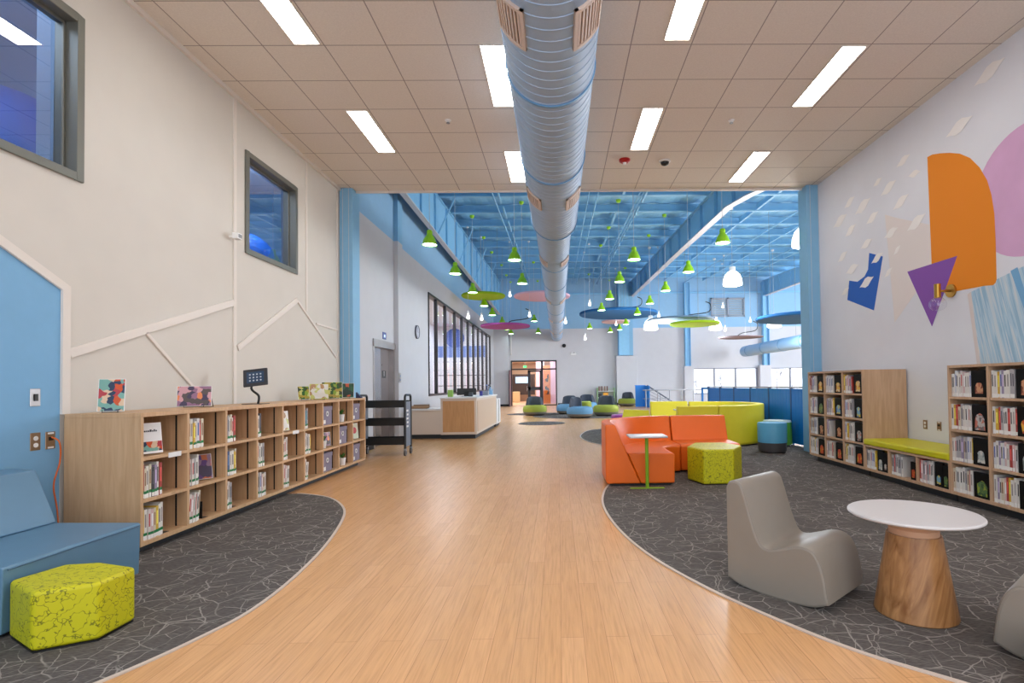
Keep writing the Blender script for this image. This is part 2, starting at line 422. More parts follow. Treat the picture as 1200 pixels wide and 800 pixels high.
girder('steel_girder', 4.42, 'deep blue steel girder on the tapered haunch right of the round duct', YE, [(YE+.2, 5.0), (11.86, 5.5), (13.3, 5.72), (20, 5.98), (YB, 6.35)], .2, studs=1.45, braces=False)
girder('steel_girder', 12.3, 'blue steel girder farthest to the right above the far spiral duct', YE, [(YE+.2, 5.5), (25.5, 6.2), (YB, 6.33)], .2, studs=1.45, braces=False)
def column(x0, x1, y0, y1, z0, z1, label, hx=True):
    t = thing('steel_column', label, 'column', ((x0+x1)/2, (y0+y1)/2, z0))
    if hx: # I section with flanges facing +-x
        MB().box(x0, x0+.02, y0, y1, z0, z1).box(x1-.02, x1, y0, y1, z0, z1).build('flange', STEELB, t, world=True)
        MB().box(x0+.02, x1-.02, (y0+y1)/2-.01, (y0+y1)/2+.01, z0, z1).build('web', STEELB, t, world=True)
    else:
        MB().box(x0, x1, y0, y0+.02, z0, z1).box(x0, x1, y1-.02, y1, z0, z1).build('flange', STEELB, t, world=True)
        MB().box((x0+x1)/2-.01, (x0+x1)/2+.01, y0+.02, y1-.02, z0, z1).build('web', STEELB, t, world=True)
    return t
# the two columns framing the opening are boxed in
for (x0, x1, lb) in ((XL, XL+.23, 'light blue square column at the left end of the tiled ceiling'), (4.33, 4.6, 'light blue column at the right end of the tiled ceiling beside the mural wall')):
    t = thing('boxed_column', lb, 'column', ((x0+x1)/2, 9.1, 0))
    MB().box(x0, x1, 9.0, 9.32, 0, ZC-.001).build('casing', BLUEP, t, world=True, bevel=.012)
    MB().box(x1-.07, x1-.065, 8.995, 9.0, 0, ZC-.01).box(x0+.06, x0+.065, 8.995, 9.0, 0, ZC-.01).build('corner_strip', FLANGE, t, world=True)
column(3.55, 4.15, YB-.6, YB-.02, 2.87, roofz(YB)-.3, 'wide blue steel column on the white pier behind the blue ceiling disc', False)
MB().box(4.15, 4.4, YB-.4, YB-.02, 2.87, 7.1).build('column_cladding', BLUEP)
tag(bpy.data.objects['column_cladding'], 'pale blue cladding strip to the right of the wide blue column', 'cladding')
column(7.48, 7.8, YB-.32, YB-.02, 2.2, 7.1, 'slim blue column left of the wide clerestory window')
column(12.1, 12.45, YB-.32, YB-.02, 2.2, 7.1, 'slim blue column right of the louvre behind the hanging discs')
t = thing('wall_pilaster', 'narrow pilaster right of the elevator, white below and blue above', 'pilaster', (-3.65, 12.1, 0))
MB().box(XL, XL+.1, 11.98, 12.32, 0, 4.53).build('lower_casing', WALL_H, t, world=True)
MB().box(XL, XL+.1, 11.98, 12.32, 4.53, 5.6).build('upper_casing', BLUEP, t, world=True)
# conduits under the roof
for i, (x, lb) in enumerate(((-1.72, 'single pale conduit under the hall roof left of the round duct'), (2.34, 'double pale conduit under the hall roof between duct and girder'), (.9, 'pale conduit just right of the round duct'), (1.15, 'thin pale pipe beside the conduit right of the round duct'), (7.5, 'pale pipe under the hall roof right of the deep girder'), (9.8, 'pale pipe under the roof near the bright white pendant'))):
    m = MB(); d = .02
    offs = (-.05, .05) if i == 1 else (0,)
    for q in offs: m.tube([(x+q, YE+.3, roofz(YE)-.36), (x+q, YB-.1, roofz(YB)-.36)], d, 6)
    if i in (0, 1):
        for k in range(12):
            y = 10.8+1.62*k; z = roofz(y)-.3; m.box(x+.12, x+.17, y, y+1.1, z-.03, z+.02)
    tag(m.build('roof_conduit', STEELB, smooth=True), lb, 'conduit')
# ------------------------------------------------------------------ ceiling light panels
def panel_things():
    rows = {-2.435: (1.58, 4.02, 6.45), -.615: (.34, 2.77, 5.2, 7.61), 1.215: (-.9, 1.53, 3.97, 6.42), 3.05: (.36, 2.79, 5.235, 7.67)}
    first = None
    names = {(-2.435, 4.02): 'in the column nearest the window wall, cut by the photo top', (-2.435, 6.45): 'in the column nearest the window wall, above the fourth shelf bay',
             (-.615, 5.2): 'half hidden behind the round duct, nearer one', (-.615, 7.61): 'half hidden behind the round duct, farther small one',
             (1.215, 3.97): 'right of the round duct, cut by the photo top', (1.215, 6.42): 'right of the round duct, before the red alarm',
             (3.05, 5.235): 'nearest the mural wall, the nearer one', (3.05, 7.67): 'nearest the mural wall, the farther one'}
    for x, ys in rows.items():
        for y in ys:
            lb = 'glowing rectangular ceiling light ' + names.get((x, y), 'overhead behind the photographer')
            if first is None:
                r = thing('ceiling_light', lb, 'ceiling light', (x, y, ZC), group='rectangular ceiling lights')
                MB().box(-.12, .12, .01, 1.16, -.006, -.003).build('diffuser', PANELM, r)
                MB().box(-.132, -.12, 0, 1.17, -.012, 0).box(.12, .132, 0, 1.17, -.012, 0).box(-.12, .12, 0, .01, -.012, 0).box(-.12, .12, 1.16, 1.17, -.012, 0).build('frame', TRIMW, r)
                first = reg(r)
            else:
                r = copy_tree(first); r.location = (x, y, ZC); r['label'] = lb
panel_things()
# ------------------------------------------------------------------ round duct
def ring(mb, r, w_, y, c, seg=48, m=0): mb.lathe([(r-.012, y-w_), (r, y-w_), (r, y+w_), (r-.012, y+w_)], seg, (c[0], 0, c[1]), 'y', m, caps=False)
dt = thing('spiral_duct', 'big round galvanized air duct running along the middle of the ceiling', 'air duct', (-.05, 3, 4.07))
def duct(parent, x, z, r, y0, y1, pitch=.122, amp=.0045, name='duct_run'):
    prof = []; y = y0
    while y < y1:
        prof += [(r, y), (r, y+pitch*.88), (r+amp, y+pitch*.90), (r+amp, y+pitch*.98), (r, y+pitch)]; y += pitch
    prof = [(1e-4, y0)]+[p for p in prof if p[1] <= y1]+[(r, y1), (1e-4, y1)]
    return MB().lathe(prof, 48, (x, 0, z), 'y', caps=False).build(name, DUCT, parent, world=True, smooth=True, angle=18)
ZD = 4.086
duct(dt, -.03, ZD, .385, 1.2, 9.0)
MB().lathe([(.385, 9.0), (.32, 9.25)], 48, (-.03, 0, ZD), 'y', caps=False).build('reducer', DUCT, dt, world=True, smooth=True)
duct(dt, -.05, ZD, .322, 9.25, YB-.05, .122*1.1)
for y in (2.8, 4.63, 6.46, 8.98):
    m = MB(); ring(m, .402, .014, y, (-.03, ZD)); m.build('flange', SEAM, dt, world=True, smooth=True)
for y in (11.9, 14.3, 16.8, 19.3, 21.8, 24.3, 26.8, 29.3):
    m = MB(); ring(m, .335, .014, y, (-.05, ZD), 32); m.build('flange', SEAM, dt, world=True, smooth=True)
def register(y0, r, sgn, x):
    a0, a1 = math.radians(26), math.radians(66)
    def P(a, y, rr): return (x+sgn*rr*math.sin(a), y, ZD-rr*math.cos(a))
    def patch(mb, b0, b1, ya, yb, ra, rb, k=6):
        for i in range(k):
            p, q = b0+(b1-b0)*i/k, b0+(b1-b0)*(i+1)/k
            vs = [P(p, ya, ra), P(q, ya, ra), P(q, yb, ra), P(p, yb, ra), P(p, ya, rb), P(q, ya, rb), P(q, yb, rb), P(p, yb, rb)]
            mb.add(vs, [(0, 1, 2, 3), (4, 7, 6, 5), (0, 4, 5, 1), (1, 5, 6, 2), (2, 6, 7, 3), (3, 7, 4, 0)])
    y1 = y0+.42; da = math.radians(4); ri, ro = r-.01, r+.022
    m = MB(); patch(m, a0, a1, y0, y0+.03, ri, ro); patch(m, a0, a1, y1-.03, y1, ri, ro); patch(m, a0, a0+da, y0, y1, ri, ro, 2); patch(m, a1-da, a1, y0, y1, ri, ro, 2)
    reg_ = m.build('register', REGISTER, dt, world=True)
    m = MB(); patch(m, a0+da, a1-da, y0+.03, y1-.03, ri, r+.008); b = m.build('register_back', REGDARK, reg_, world=True)
    m = MB(); n = 7
    for i in range(n):
        b0 = a0+da+(a1-a0-2*da)*(i+.2)/n; patch(m, b0, b0+(a1-a0-2*da)*.55/n, y0+.03, y1-.03, r, r+.016, 1)
    m.build('louver', REGISTER, reg_, world=True)
for y, r, x in ((3.48, .385, -.03), (7.12, .385, -.03), (11.05, .322, -.05), (16.4, .322, -.05), (21.5, .322, -.05), (26.5, .322, -.05)):
    for s in (-1, 1): register(y, r, s, x)
d2 = thing('spiral_duct', 'pale blue round duct with dark seams high above the blue partition', 'air duct', (10.6, 25, 3.0))
MB().lathe([(1e-4, 30.2), (.2, 30.2), (.3, 30.0), (.3, 14), (1e-4, 14)], 32, (10.7, 0, 2.97), 'y', caps=False).build('duct_run', mat('pale_blue_duct', (140, 184, 222), .45), d2, world=True, smooth=True)
for y in (29.2, 27, 24.8, 22.6, 20.4, 18.2):
    m = MB(); ring(m, .318, .02, y, (10.7, 2.97), 32); m.build('flange', SEAM, d2, world=True, smooth=True)
for y in (28, 23.5): MB().tube([(10.7, y, 3.27), (10.7, y, roofz(y)-.3)], .008, 5).build('hanger', GSTEEL, d2, world=True)
# ------------------------------------------------------------------ pendants
LIME = mat('lime_enamel', (160, 222, 30), .35)
CORD = mat('pale_cord', (196, 206, 216), .6)
GLOWC = mat('cool_lamp_glow', (214, 244, 255), .4, emit=9)
GLOWW = mat('opal_dome_glow', (255, 252, 248), .4, emit=1.5)
def make_pendant():
    r = thing('pendant_light', 'x', 'pendant lamp', (0, 0, 4.14), group='lime green bell pendants in the hall')
    prof = [(.15, 0), (.152, .01), (.14, .06), (.118, .12), (.088, .17), (.062, .205), (.056, .23), (.06, .245), (.058, .28), (.045, .305), (.02, .315), (1e-4, .315)]
    inner = [(1e-4, .30), (.05, .28), (.05, .2), (.11, .12), (.135, .05), (.146, 0)]
    MB().lathe(inner+prof, 28, caps=False).build('shade', LIME, r, smooth=True)
    MB().lathe([(1e-4, .03), (.13, .028), (.14, .012), (1e-4, .012)], 24, caps=False).build('bulb', GLOWC, r, smooth=True)
    MB().tube([(0, 0, 0), (0, 0, 1)], .006, 5).build('cord', CORD, r)
    MB().lathe([(1e-4, 0), (.05, .0), (.07, .05), (.07, .08), (1e-4, .08)], 16, caps=False).build('canopy', LIME, r, smooth=True)
    return reg(r)
def set_pendant(r, x, y, z, lb, dom=False):
    r.location = (x, y, z); r['label'] = lb; zt = roofz(y)-.3
    for ch in [q for q in C.objects if q.parent == r]:
        if ch.name.startswith('cord'): ch.location.z = .3; ch.scale.z = zt-z-.3
        if ch.name.startswith('canopy'): ch.location.z = zt-z-.08
PN = [(-2.614, 10.884, 'nearest the pale girder, largest of the lime green ones'), (-2.645, 13.755, 'second from the front in the row beside the window wall'), (-2.646, 16.586, 'directly in front of the lime green ceiling disc'),
 (-2.68, 19.4, 'in the row beside the window wall, just beyond the lime disc'), (-2.707, 22.0, 'just above the purple ceiling disc at its left half'), (-2.6, 24.9, 'poking up behind the purple ceiling disc'), (-2.66, 27.8, 'seen just below the purple ceiling disc'), (-2.66, 30.2, 'smallest in the row beside the window wall'),
 (-.982, 12.301, 'nearest in the row just left of the round duct'), (-.998, 15.188, 'second in the row just left of the round duct'), (-1.067, 24.296, 'seen right of the purple disc, left of the duct'), (-1.09, 29.9, 'smallest and farthest just left of the round duct'),
 (1.825, 12.367, 'nearest in the row right of the round duct'), (1.798, 15.075, 'second in the row right of the round duct'), (1.811, 18.123, 'third right of the duct, above the blue disc'), (1.763, 20.904, 'at the left end of the blue ceiling disc'), (1.698, 27.772, 'below the left end of the blue ceiling disc'),
 (3.0, 29.9, 'farthest, below the pale pink ceiling disc'), (3.378, 28.6, 'in front of the far blue column'), (3.388, 26.0, 'in front of the pale pink ceiling disc'), (3.396, 22.273, 'in front of the right half of the blue ceiling disc'), (3.404, 19.298, 'above the right end of the blue ceiling disc'),
 (3.441, 16.629, 'third in the row beside the deep blue girder'), (3.48, 10.949, 'nearest in the row beside the deep blue girder'), (3.473, 13.819, 'second in the row beside the deep blue girder')]
pend = make_pendant()
for i, (x, y, lb) in enumerate(PN):
    r = pend if i == 0 else copy_tree(pend)
    set_pendant(r, x, y, 4.14, 'lime green bell pendant '+lb)
# big opal domes
def make_dome():
    r = thing('dome_pendant', 'x', 'pendant lamp', (0, 0, 4.14), group='large white dome pendants')
    MB().lathe([(1e-4, .0), (.2, 0), (.275, .02), (.285, .06), (.27, .2), (.22, .34), (.13, .43), (.07, .45), (1e-4, .45)], 32, caps=False).build('shade', GLOWW, r, smooth=True)
    MB().lathe([(.07, .44), (.09, .45), (.09, .58), (.03, .6), (1e-4, .6)], 20, caps=False).build('socket', WHITE, r, smooth=True)
    MB().tube([(0, 0, 0), (0, 0, 1)], .007, 5).build('cord', CORD, r)
    MB().lathe([(1e-4, 0), (.06, .0), (.06, .06), (1e-4, .06)], 16, caps=False).build('canopy', WHITE, r, smooth=True)
    return reg(r)
dome = make_dome()
for i, (x, y, z, lb) in enumerate(((5.319, 15.856, 4.14, 'hanging clear of the discs, in the middle bay'), (5.4, 11.3, 4.14, 'half hidden by the blue column by the mural'), (3.78, 21.3, 3.38, 'glowing under the right end of the blue ceiling disc'), (7.17, 23.8, 3.6, 'glowing under the right end of the ring-shaped ceiling disc'), (9.1, 22.0, 3.5, 'glowing under the blue disc at far right'))):
    r = dome if i == 0 else copy_tree(dome)
    set_pendant(r, x, y, z, 'large white glowing dome pendant '+lb)
    l = bpy.data.lights.new('dome_lamp', 'POINT'); l.energy = 110; l.shadow_soft_size = .3; l.color = (.95, .97, 1)
    lo = bpy.data.objects.new('dome_lamp', l); lo.location = (x, y, z-.35); C.objects.link(lo)
# clear bulbs
def make_bulb():
    r = thing('bulb_pendant', 'x', 'pendant lamp', (0, 0, 4), group='small clear bulb pendants')
    MB().lathe([(1e-4, .06), (.04, .07), (.058, .11), (.048, .16), (.028, .22), (.025, .26), (1e-4, .26)], 16, caps=False).build('bulb', GLOWW, r, smooth=True)
    MB().lathe([(1e-4, .26), (.03, .26), (.03, .34), (1e-4, .34)], 12, caps=False).build('socket', WHITE, r, smooth=True)
    MB().tube([(0, 0, 0), (0, 0, 1)], .005, 5).build('cord', CORD, r)
    MB().lathe([(1e-4, 0), (.04, .0), (.04, .04), (1e-4, .04)], 12, caps=False).build('canopy', WHITE, r)
    return reg(r)
bulb = make_bulb()
for i, (x, y, z, lb) in enumerate(((-1.785, 20.0, 4.50, 'between lime disc and pink disc'), (-3.0, 17.8, 3.40, 'before the dark window mullions, left one'), (-2.75, 19.2, 3.52, 'left of the purple disc'), (-1.05, 20.0, 3.73, 'right end of the purple disc, left of the duct'),
        (1.268, 20.5, 4.2, 'above the left end of the blue disc'), (.309, 20.0, 3.46, 'immediately right of the duct'), (4.1, 21.2, 3.80, 'at the right tip of the blue disc'), (1.15, 22.0, 3.0, 'lowest, right of the duct'), (2.9, 26, 4.02, 'under the pink disc before the far column'),
        (7.9, 25.0, 4.7, 'in front of the louvre'), (7.35, 23.0, 3.4, 'beside the thin brown disc cable'), (9.2, 25.0, 4.0, 'right of the louvre over the far duct'))):
    r = bulb if i == 0 else copy_tree(bulb)
    set_pendant(r, x, y, z, 'small glowing bulb pendant '+lb)
# ------------------------------------------------------------------ acoustic discs
def disc(x, y, z, r, th, m, label, hook=None, rim=None):
    t = thing('ceiling_disc', label, 'hanging disc', (x, y, z), group='round hanging acoustic discs')
    MB().lathe([(1e-4, 0), (r-.03, 0), (r, .03), (r, th-.02), (r-.02, th), (1e-4, th)], 64, caps=False).build('panel', m, t, smooth=True)
    if rim: MB().lathe([(r, .0), (r+.03, 0), (r+.03, th+.01), (r, th+.01)], 64, caps=False).build('rim', rim, t, smooth=True)
    for k in range(3):
        a = 2*PI*k/3+.5
        MB().tube([(r*.7*math.cos(a), r*.7*math.sin(a), th), (r*.7*math.cos(a), r*.7*math.sin(a), roofz(y+r*.7*math.sin(a))-.02-z)], .005, 5).build('cable', GSTEEL, t)
    if hook:
        MB().tube(catmull([(hook, 0, th), (hook*.6+.2, 0, th+.18), (hook+.9, 0, th+.3), (hook+1.0, 0, th+.6), (hook+.8, 0, th+.72)], 6), .02, 6).build('conduit_arm', DFRAME, t, smooth=True)
disc(-2.65, 19, 4.40, .78, .09, mat('lime_felt', (146, 186, 20), .9), 'lime green round ceiling disc near the window wall')
disc(-.60, 21, 4.70, 1.12, .09, mat('pink_felt', (214, 176, 196), .9), 'pale pink round ceiling disc passing behind the round duct')
disc(-2.30, 23.3, 3.78, 1.09, .09, mat('purple_felt', (148, 66, 140), .9), 'purple round ceiling disc above the far windows', .1)
disc(2.84, 24.5, 4.42, 1.81, .12, mat('blue_felt', (24, 96, 156), .9), 'large deep blue round ceiling disc right of the duct', .1)
disc(3.05, 27.5, 4.42, .74, .09, mat('pale_pink_felt', (226, 196, 206), .9), 'small pale pink disc below the deep blue disc')
disc(4.94, 21.0, 3.70, 1.3, .05, mat('pale_grey_disc', (150, 176, 202), .8), 'pale grey blue disc with dark rim above a lime disc', .2, mat('blue_grey_rim', (92, 120, 150), .5))
disc(5.22, 20.0, 3.42, .93, .09, MATS['lime_felt'], 'lime green round disc under the pale grey disc')
disc(7.6, 16, 3.12, 1.45, .1, MATS['blue_felt'], 'deep blue disc half hidden by the column at right')
disc(8.36, 24, 3.25, 1.0, .035, mat('brown_felt', (104, 92, 100), .9), 'thin brownish disc seen edge on before the far duct', -.2)
# ------------------------------------------------------------------ left wall fittings
def window(idx, y0, y1, z0, z1):
    m = MB(); x0, x1 = XL-.16, XL+.02; f = .045
    m.box(x0, x1, y0-.02, y0+f, z0-.02, z1+.02).box(x0, x1, y1-f, y1+.02, z0-.02, z1+.02).box(x0, x1, y0+f, y1-f, z0-.02, z0+f).box(x0, x1, y0+f, y1-f, z1-f, z1+.02)
    m.box(XL-.1, XL-.07, y0+f, y0+f+.02, z0+f, z1-f).box(XL-.1, XL-.07, y1-f-.02, y1-f, z0+f, z1-f).box(XL-.1, XL-.07, y0+f, y1-f, z1-f-.02, z1-f)
    w_ = struct(m.build('window_%d' % idx, FRAME, bevel=.004, bseg=1))
    MB().box(XL-.09, XL-.084, y0+f, y1-f, z0+f, z1-f).build('glass_pane', PANE, w_)
window(1, *W1); window(2, *W2)
# rooms glimpsed behind the two small windows: grey side wall, blue slide shapes
struct(MB().box(-7.6, -7.5, .5, 12.6, 2.2, 5.4).box(-4.12, XL-.16, 4.22, 4.3, 2.2, 5.4).box(-4.05, XL-.16, 7.6, 7.68, 2.2, 5.4).box(-7.6, XL-.2, .4, 12.6, 5.4, 5.5).box(-7.6, XL-.16, .4, 12.6, 2.1, 2.2).box(-7.6, XL-.2, 12.6, 12.7, 2.2, 5.4).box(-7.6, XL-.2, .4, .5, 2.2, 5.4).build('wall_room_behind', mat('room_blue_grey', (132, 156, 182), .8)))
tag(MB().lathe([(1.1*math.sin(PI*i/16)+1e-4, -1.1*math.cos(PI*i/16)) for i in range(17)], 32, (-6.0, 5.7, 3.36), caps=False).build('blue_ball', mat('deep_blue_vinyl', (34, 84, 160), .5), smooth=True), 'dark blue rounded shape behind the large corner window', 'play shape')
tag(MB().lathe([(.54*math.sin(PI*i/16)+1e-4, -.54*math.cos(PI*i/16)) for i in range(17)], 32, (-5.5, 9.3, 3.42), caps=False).build('blue_ball', mat('bright_blue_vinyl', (14, 90, 190), .4), smooth=True), 'bright blue dome behind the second small window', 'play shape')
l = bpy.data.lights.new('room_lamp', 'POINT'); l.energy = 120; l.shadow_soft_size = .4; lo = bpy.data.objects.new('room_lamp', l); lo.location = (-5.2, 3.4, 4.9); C.objects.link(lo)
l = bpy.data.lights.new('room_lamp', 'POINT'); l.energy = 150; l.shadow_soft_size = .4; lo = bpy.data.objects.new('room_lamp', l); lo.location = (-5.4, 9.0, 4.9); C.objects.link(lo)
# raised trim boards making a mountain pattern
def board(p, q, w0, name, m=TRIMW, th=.018):
    a, b = Vector(p), Vector(q); d = (b-a).normalized(); n = Vector((-d.y, d.x))*w0/2
    poly = [tuple(a+n), tuple(b+n), tuple(b-n), tuple(a-n)]
    return struct(MB().prism(poly, XL, XL+th, 'x').build(name, m, bevel=.003, bseg=1))
board((4.04, 1.515), (6.06, 2.215), .075, 'trim_6')
board((4.78, 1.75), (5.42, 1.24), .03, 'trim_7')
board((6.14, 1.70), (7.53, 2.475), .07, 'trim_8')
board((7.53, 2.475), (8.86, 1.72), .03, 'trim_9')
board((8.12, 2.21), (8.9, 2.19), .03, 'trim_10')
struct(MB().box(XL, XL+.015, 6.06, 6.11, 1.06, ZC).build('trim_11', TRIMW)); struct(MB().box(XL, XL+.012, 7.80, 7.84, 2.36, ZC).build('trim_12', TRIMW)); struct(MB().box(XL, XL+.012, 8.9, 8.94, 1.06, ZC).build('trim_13', TRIMW))
struct(MB().box(XL, XL+.03, -2.5, 9, ZC-.05, ZC-.001).build('trim_14', TRIMW))
# soft blue painted wall area with its raised white border
slope = (2.19-1.985)/(3.56-3.975)
struct(MB().prism([(-2.4, 0.0), (3.975, 0.0), (3.975, 1.985), (-2.4, 1.985+slope*(-2.4-3.975))], XL, XL+.004, 'x').build('wall_left.001', BLUELEFT))
struct(MB().prism([(3.975, 1.06), (4.04, 1.06), (4.04, 2.02), (-2.4, 2.03+slope*(-2.4-3.975)+.05), (-2.4, 1.985+slope*(-2.4-3.975)), (3.975, 1.985)], XL, XL+.022, 'x').build('trim_15', TRIMW))
def wall_plate(name, label, cat, x, nx, y, z, h=.125, w_=.075, kind='switch', m=None):
    """small plate on a wall; nx is the way it faces"""
    t = thing(name, label, cat, (x, y, z))
    MB().box(min(0, nx*.006), max(0, nx*.006), -w_/2, w_/2, 0, h).build('plate', m or STEEL, t, bevel=.003, bseg=1)
    a, b = sorted((nx*.006, nx*.014))
    if kind == 'switch': MB().box(a, b, -.012, .012, h*.3, h*.7).build('toggle', BLACK, t)
    elif kind == 'outlet':
        for q in (.3, .68): MB().lathe([(1e-4, nx*.006), (.016, nx*.006), (.016, nx*.01), (1e-4, nx*.01)], 16, (0, 0, h*q), 'x', caps=False).build('socket', WHITE, t)
    elif kind == 'jack':
        MB().box(a, b, -.014, .014, h*.5, h*.7).build('jack', BLACK, t)
        MB().box(min(nx*.006, nx*.008), max(nx*.006, nx*.008), -.022, .022, h*.04, h*.14).box(min(nx*.006, nx*.008), max(nx*.006, nx*.008), -.022, .022, h*.86, h*.96).build('label_strip', WHITE, t)
    return t
BRONZEP = mat('bronze_plate', (150, 128, 104), .35, metal=.6)
XP = XL+.004
wall_plate('light_switch', 'grey metal switch plate alone on the blue wall', 'switch', XP, 1, 3.787, 1.128, kind='switch')
wall_plate('power_outlet', 'bronze power outlet low on the blue wall, left of the cable plate', 'outlet', XP, 1, 3.79, .817, kind='outlet', m=BRONZEP)
wall_plate('data_outlet', 'bronze data plate with an orange cable on the blue wall', 'outlet', XP, 1, 3.90, .815, kind='jack', m=BRONZEP)
tag(MB().tube(catmull([(XP+.012, 3.90, .90), (XP+.06, 3.91, .86), (XP+.05, 3.925, .72), (XP+.03, 3.90, .55), (XP+.04, 3.92, .35), (XP+.05, 3.93, .01)], 8), .005, 6).build('orange_cable', mat('orange_cable', (222, 104, 34), .5), smooth=True), 'orange cable hanging from the data plate behind the sofa', 'cable')
t = thing('security_sensor', 'white boxy sensor high on the wall left of the second window', 'sensor', (XL, 6.0, 2.92))
MB().tube([(0, 0, .03), (.06, .0, .03)], .012, 8).build('bracket', WHITE, t)
MB().box(.05, .12, -.045, .045, 0, .07).build('housing', WHITE, t, bevel=.01); MB().box(.12, .123, -.03, .03, .015, .055).build('lens', mat('grey_lens', (150, 150, 150), .3), t)
# ------------------------------------------------------------------ elevator, clock, far windows
dv = struct(MB().box(XL-.12, XL+.012, ELEV[0]-.06, ELEV[0]+.03, 0, 2.16).box(XL-.12, XL+.012, ELEV[1]-.03, ELEV[1]+.06, 0, 2.16).box(XL-.12, XL+.03, ELEV[0]-.06, ELEV[1]+.06, 2.05, 2.2).build('door_1', STEEL))
MB().box(XL-.11, XL-.07, ELEV[0]+.03, 11.29, 0, 2.05).build('door_leaf', mat('elevator_steel_left', (168, 168, 174), .25, metal=.9), dv); MB().box(XL-.13, XL-.09, 11.30, ELEV[1]-.03, 0, 2.05).build('door_leaf', mat('elevator_steel_right', (132, 122, 120), .3, metal=.8), dv)
s_ = MB().box(XL-.09, XL-.085, 11.42, 11.66, 1.42, 1.58).build('sign_plate', BLACK, dv)
MB().box(XL-.085, XL-.083, 11.53, 11.55, 1.46, 1.53).lathe([(1e-4, XL-.085), (.018, XL-.085), (.018, XL-.083), (1e-4, XL-.083)], 12, (0, 11.54, 1.55), 'x', caps=False).build('figure_symbol', WHITE, s_)
MB().lathe([(1e-4, XL-.09), (.015, XL-.09), (.015, XL-.085), (1e-4, XL-.085)], 12, (0, 11.4, 1.70), 'x', caps=False).build('key_hole', BLACK, dv)
t = thing('floor_sign', 'small blue sign above the elevator doors', 'sign', (XL, 11.3, 2.24)); MB().box(0, .01, -.11, .11, 0, .15).build('plate', mat('sign_blue', (60, 84, 150), .4), t)
MB().box(.01, .012, -.04, .04, .04, .10).build('symbol', mat('sign_white_glow', (200, 220, 255), .4, emit=.5), t)
t = thing('call_panel', 'steel elevator call panel on the wall right of the doors', 'call panel', (XL, 11.98-.03, 1.32)); t.location = (XL+.1, 12.06, 1.32)
MB().box(0, .012, -.07, .07, 0, .22).build('plate', STEEL, t)
for q in (.05, .14): MB().lathe([(1e-4, .012), (.022, .012), (.022, .02), (1e-4, .02)], 14, (0, 0, q+.01), 'x', caps=False).build('button', mat('button_blue', (120, 160, 200), .3), t)
t = thing('wall_clock', 'round grey wall clock left of the interior windows', 'clock', (XL, 13.88, 2.65))
MB().lathe([(1e-4, 0), (.18, 0), (.18, .04), (.165, .045), (.16, .03), (1e-4, .03)], 32, (0, 0, 0), 'x', caps=False).build('case', mat('clock_grey', (96, 96, 108), .4), t, smooth=True)
fc = MB().lathe([(1e-4, .03), (.158, .03), (.158, .033), (1e-4, .033)], 32, (0, 0, 0), 'x', caps=False).build('dial', mat('dial_grey', (188, 190, 204), .5), t)
MB().box(.034, .037, -.004, .004, 0, .12).build('minute_hand', BLACK, t); MB().box(.034, .037, 0, .08, -.005, .005).build('hour_hand', BLACK, t)
# interior window wall
m = MB(); y0, y1, z0, z1 = W3
m.box(XL-.16, XL+.03, y0, y1, z0-.06, z0).box(XL-.16, XL+.03, y0, y1, z1-.06, z1).box(XL-.16, XL+.03, y0, y0+.05, z0, z1)
w3 = struct(m.build('window_3', DFRAME))
for y in (16.15, 17.45, 19.05, 20.45, 21.85, 23.25, 24.6, 26.0, 27.45, 28.88):
    MB().box(XL-.06, XL+.03, y-.06, y+.06, z0, z1-.06).build('mullion', DFRAME, w3)
MB().box(XL-.09, XL-.084, y0, y1, z0, z1).build('glass_pane', GLASS, w3)
# room behind: pale back wall, blue mural circle, shelving band
struct(MB().box(-7.0, -6.9, 13, 30.5, 0, 4.6, 0).box(-7, XL-.16, 13, 13.1, 0, 4.6, 0).box(-7, XL-.16, 30.4, 30.5, 0, 4.6, 0).box(-7, XL-.16, 13, 30.5, 4.6, 4.7, 1).box(-6.9, XL-.16, 30.38, 30.4, 2.85, 3.5, 2).box(-6.9, XL-.16, 30.37, 30.4, 1.80, 1.84, 3).box(-6.9, XL-.16, 30.37, 30.4, 1.2, 1.24, 3).build('wall_room_behind.001', [mat('bright_white_room', (236, 238, 244), .7), WALL_H, mat('periwinkle_paint', (130, 156, 220), .7), mat('grey_shelf_line', (120, 120, 130), .7)]))
tag(MB().lathe([(1e-4, 0), (.55, 0), (.55, -.03), (1e-4, -.03)], 40, (-5.9, 30.36, 3.95), 'y', caps=False).build('wall_disc', mat('mid_blue_paint', (80, 108, 190), .6)), 'blue painted disc on the wall seen through the interior windows', 'wall disc')
area('window_room_lamp', (-5.3, 22, 4.55), (2, 14), (0, 0, 0), 320)
# far door: aluminium storefront
d_ = MB(); x0, x1 = DOOR[0], DOOR[1]
d_.box(x0, x0+.07, YB-.02, YB+.12, 0, 2.66).box(x1-.07, x1, YB-.02, YB+.12, 0, 2.66).box(x0, x1, YB-.02, YB+.12, 2.58, 2.66).box(x0, x1, YB-.02, YB+.12, 2.1, 2.18).box(-1.0, -.88, YB-.02, YB+.12, 0, 2.6)
door = struct(d_.build('door_2', DFRAME))
MB().box(x1-.88+.1, x1-.07, YB-.0, YB+.1, 0, .06).build('sill', DFRAME, door)
m = MB(); m.box(-1.78, -1.62, YB, YB+.05, 0, 2.08).box(-1.08, -.98, YB, YB+.05, 0, 2.08).box(-1.78, -.98, YB, YB+.05, 1.98, 2.08).box(-1.78, -.98, YB, YB+.05, .9, 1.1).box(-1.78, -.98, YB, YB+.05, 0, .2)
lf = m.build('door_leaf', DFRAME, door); MB().box(-1.84, -1.82, YB-.06, YB-.04, .85, 1.15).box(-1.84, -1.78, YB-.05, YB, .95, 1.0).build('door_handle', STEEL, lf)
